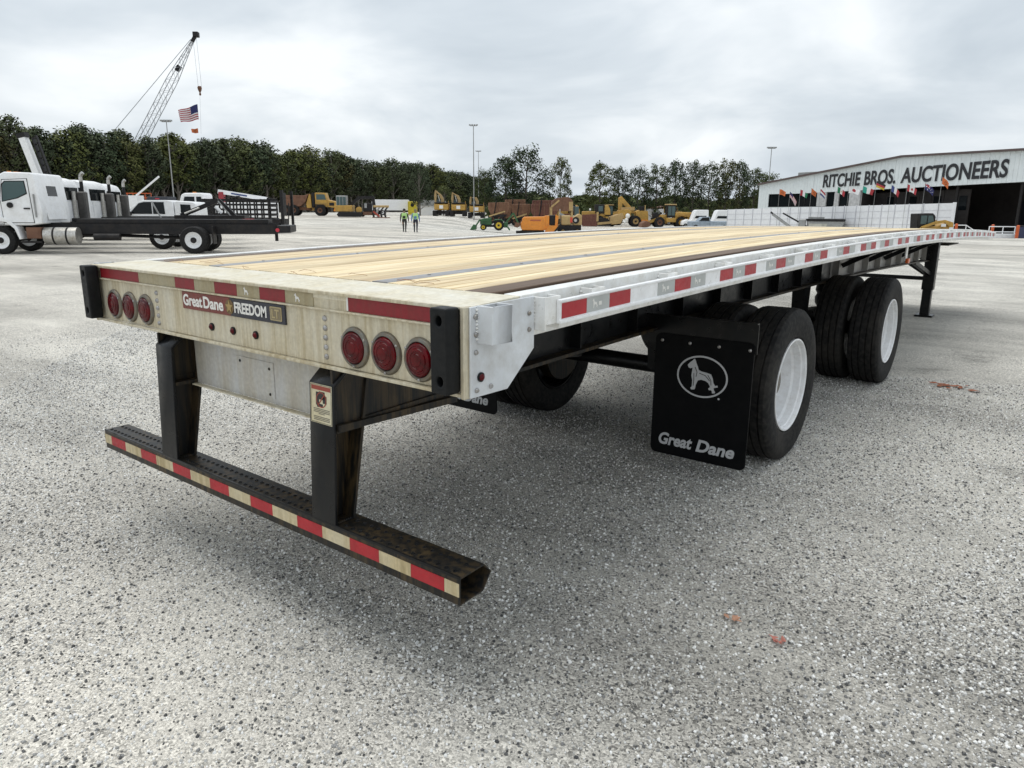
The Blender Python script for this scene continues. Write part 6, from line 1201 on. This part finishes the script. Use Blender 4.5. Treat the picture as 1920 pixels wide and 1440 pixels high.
# ---------------------------------------------------------------- litter and loose stones
leafm = [plain('dead_leaf', (0.30, 0.10, 0.045), 0.8), plain('dead_leaf_pale', (0.46, 0.25, 0.16), 0.8)]
def litter(name, label, cat, x, y, n, spread, sz, seed, mats):
    r3 = random.Random(seed); q = thing(name, label, cat, (x, y, 0.004)); 
    for i in range(n):
        px, py = r3.gauss(0, spread), r3.gauss(0, spread*0.6); a_ = r3.uniform(0, 6); k = sz*r3.uniform(0.6, 1.2); m_ = 7
        ring = [(px+k*math.cos(a_)*u_-k*0.45*math.sin(a_)*w_, py+k*math.sin(a_)*u_+k*0.45*math.cos(a_)*w_, 0.006+0.012*r3.random()) for u_, w_ in ((-1, 0), (-0.5, 0.8), (0.3, 0.9), (1, 0), (0.3, -0.9), (-0.5, -0.8))]
        MB().add([(px, py, 0.012)]+ring, [(0, j+1, (j+1) % 6+1) for j in range(6)]).build('leaf', r3.choice(mats), q, fix=False)
litter('leaf_litter', 'small heap of reddish-brown dead leaves on the gravel beyond the wheels', 'leaves', 1.82, 6.51, 16, 0.10, 0.05, 1, leafm[:1])
litter('leaf_litter', 'pale orange crushed leaf on the gravel nearest the mud flap', 'leaves', 1.78, 1.09, 5, 0.018, 0.022, 2, leafm[1:])
litter('leaf_litter', 'reddish crushed leaf on the gravel nearest the camera', 'leaves', 2.01, 1.05, 6, 0.022, 0.022, 3, [plain('leaf_red', (0.45, 0.17, 0.13), 0.8)])
straw = plain('straw', (0.32, 0.15, 0.06), 0.8); r3 = random.Random(9)
for i, (x, y) in enumerate([(-0.95, 0.30), (-0.86, 0.34), (-0.35, 0.30), (0.02, 0.29), (0.12, 0.33), (0.62, 0.34), (0.66, 0.30), (0.72, 0.36), (-0.6, 0.32), (0.30, 0.36)]):
    mb = MB(); a_ = r3.uniform(0, 6); z0 = H+camb(y)+0.008; L = r3.uniform(0.10, 0.24); pts = [(x+L*t*math.cos(a_+t*0.8), y+0.5*L*t*math.sin(a_+t*0.8), z0+0.014*math.sin(PI*t)*r3.uniform(0.2, 1)) for t in (0, 0.25, 0.5, 0.75, 1)]
    tag(mb.pipe(pts, 0.0009, 5).build('straw_stalk', straw), 'dry brown straw stalk lying at the rear edge of the trailer deck', 'straw', 'straw stalks on the trailer deck')
# loose stones on the gravel near the camera: too many to count
src = MB(); px = [(-7.5, -0.2), (-3.4, -0.9), (0.6, -1.6), (1.6, -1.3), (3.3, 0.0), (3.8, 7.5), (-1.0, 8.0), (-8.5, 3.5)]
src.add([(a_, b_, 0.001) for a_, b_ in px], [tuple(range(len(px)))])
def stones():
    o = src.build('loose_stones', None if False else plain('stone_base', (0.4, 0.4, 0.38), 0.9), kind='stuff', fix=False); o['label'] = 'loose crushed stones scattered over the gravel'; o['category'] = 'gravel'
    s = NT('loose_stone'); at_ = s.n('ShaderNodeAttribute', attribute_name='tone', attribute_type='INSTANCER')
    c_ = s.ramp(at_.outputs['Fac'], [(0.0, (0.055, 0.056, 0.057)), (0.22, (0.15, 0.15, 0.148)), (0.42, (0.42, 0.416, 0.40)), (0.72, (0.76, 0.755, 0.73)), (1.0, (0.92, 0.915, 0.89))]); s.l(c_, s.b.inputs['Base Color']); s.b.inputs['Roughness'].default_value = 0.85
    ng = bpy.data.node_groups.new('scatter', 'GeometryNodeTree'); ng.interface.new_socket('Geometry', in_out='INPUT', socket_type='NodeSocketGeometry'); ng.interface.new_socket('Geometry', in_out='OUTPUT', socket_type='NodeSocketGeometry')
    nn_ = ng.nodes.new; ll = ng.links.new; gi = nn_('NodeGroupInput'); go = nn_('NodeGroupOutput')
    dp = nn_('GeometryNodeDistributePointsOnFaces'); ll(gi.outputs[0], dp.inputs[0])
    p0 = nn_('GeometryNodeInputPosition'); dist = nn_('ShaderNodeVectorMath'); dist.operation = 'DISTANCE'; ll(p0.outputs[0], dist.inputs[0]); dist.inputs[1].default_value = (CAM.x, CAM.y, 0)
    mr = nn_('ShaderNodeMapRange'); mr.interpolation_type = 'SMOOTHSTEP'; mr.inputs['From Min'].default_value = 2.2; mr.inputs['From Max'].default_value = 8.0; mr.inputs['To Min'].default_value = 7500; mr.inputs['To Max'].default_value = 0
    ll(dist.outputs['Value'], mr.inputs['Value']); ll(mr.outputs[0], dp.inputs['Density'])
    ic = nn_('GeometryNodeMeshIcoSphere'); ic.inputs['Radius'].default_value = 1; ic.inputs['Subdivisions'].default_value = 1
    ps = nn_('GeometryNodeSetPosition'); ns = nn_('ShaderNodeTexWhiteNoise'); ns.noise_dimensions = '3D'; pos = nn_('GeometryNodeInputPosition'); ll(pos.outputs[0], ns.inputs['Vector'])
    sb = nn_('ShaderNodeVectorMath'); sb.operation = 'MULTIPLY_ADD'; sb.inputs[1].default_value = (0.6, 0.6, 0.6); sb.inputs[2].default_value = (-0.3, -0.3, -0.3); ll(ns.outputs['Color'], sb.inputs[0]); ll(ic.outputs[0], ps.inputs[0]); ll(sb.outputs[0], ps.inputs['Offset'])
    smt = nn_('GeometryNodeSetMaterial'); smt.inputs['Material'].default_value = s.m; ll(ps.outputs[0], smt.inputs[0])
    ip = nn_('GeometryNodeInstanceOnPoints'); ll(dp.outputs[0], ip.inputs['Points']); ll(smt.outputs[0], ip.inputs['Instance'])
    rv = nn_('FunctionNodeRandomValue'); rv.data_type = 'FLOAT_VECTOR'; rv.inputs[0].default_value = (0, 0, 0); rv.inputs[1].default_value = (6.3, 6.3, 6.3); ll(rv.outputs[0], ip.inputs['Rotation'])
    rs = nn_('FunctionNodeRandomValue'); rs.data_type = 'FLOAT'; rs.inputs[2].default_value = 0.0; rs.inputs[3].default_value = 1.0; rs.inputs['Seed'].default_value = 3
    pw = nn_('ShaderNodeMath'); pw.operation = 'POWER'; pw.inputs[1].default_value = 4.0; ll(rs.outputs[1], pw.inputs[0]); mm = nn_('ShaderNodeMath'); mm.operation = 'MULTIPLY_ADD'; mm.inputs[1].default_value = 0.0055; mm.inputs[2].default_value = 0.0034; ll(pw.outputs[0], mm.inputs[0]); ll(mm.outputs[0], ip.inputs['Scale'])
    sa = nn_('GeometryNodeStoreNamedAttribute'); sa.data_type = 'FLOAT'; sa.domain = 'INSTANCE'; sa.inputs['Name'].default_value = 'tone'
    rt_ = nn_('FunctionNodeRandomValue'); rt_.data_type = 'FLOAT'; rt_.inputs['Seed'].default_value = 8; ll(rt_.outputs[1], sa.inputs['Value']); ll(ip.outputs[0], sa.inputs[0]); ll(sa.outputs[0], go.inputs[0])
    md = o.modifiers.new('scatter', 'NODES'); md.node_group = ng
stones()
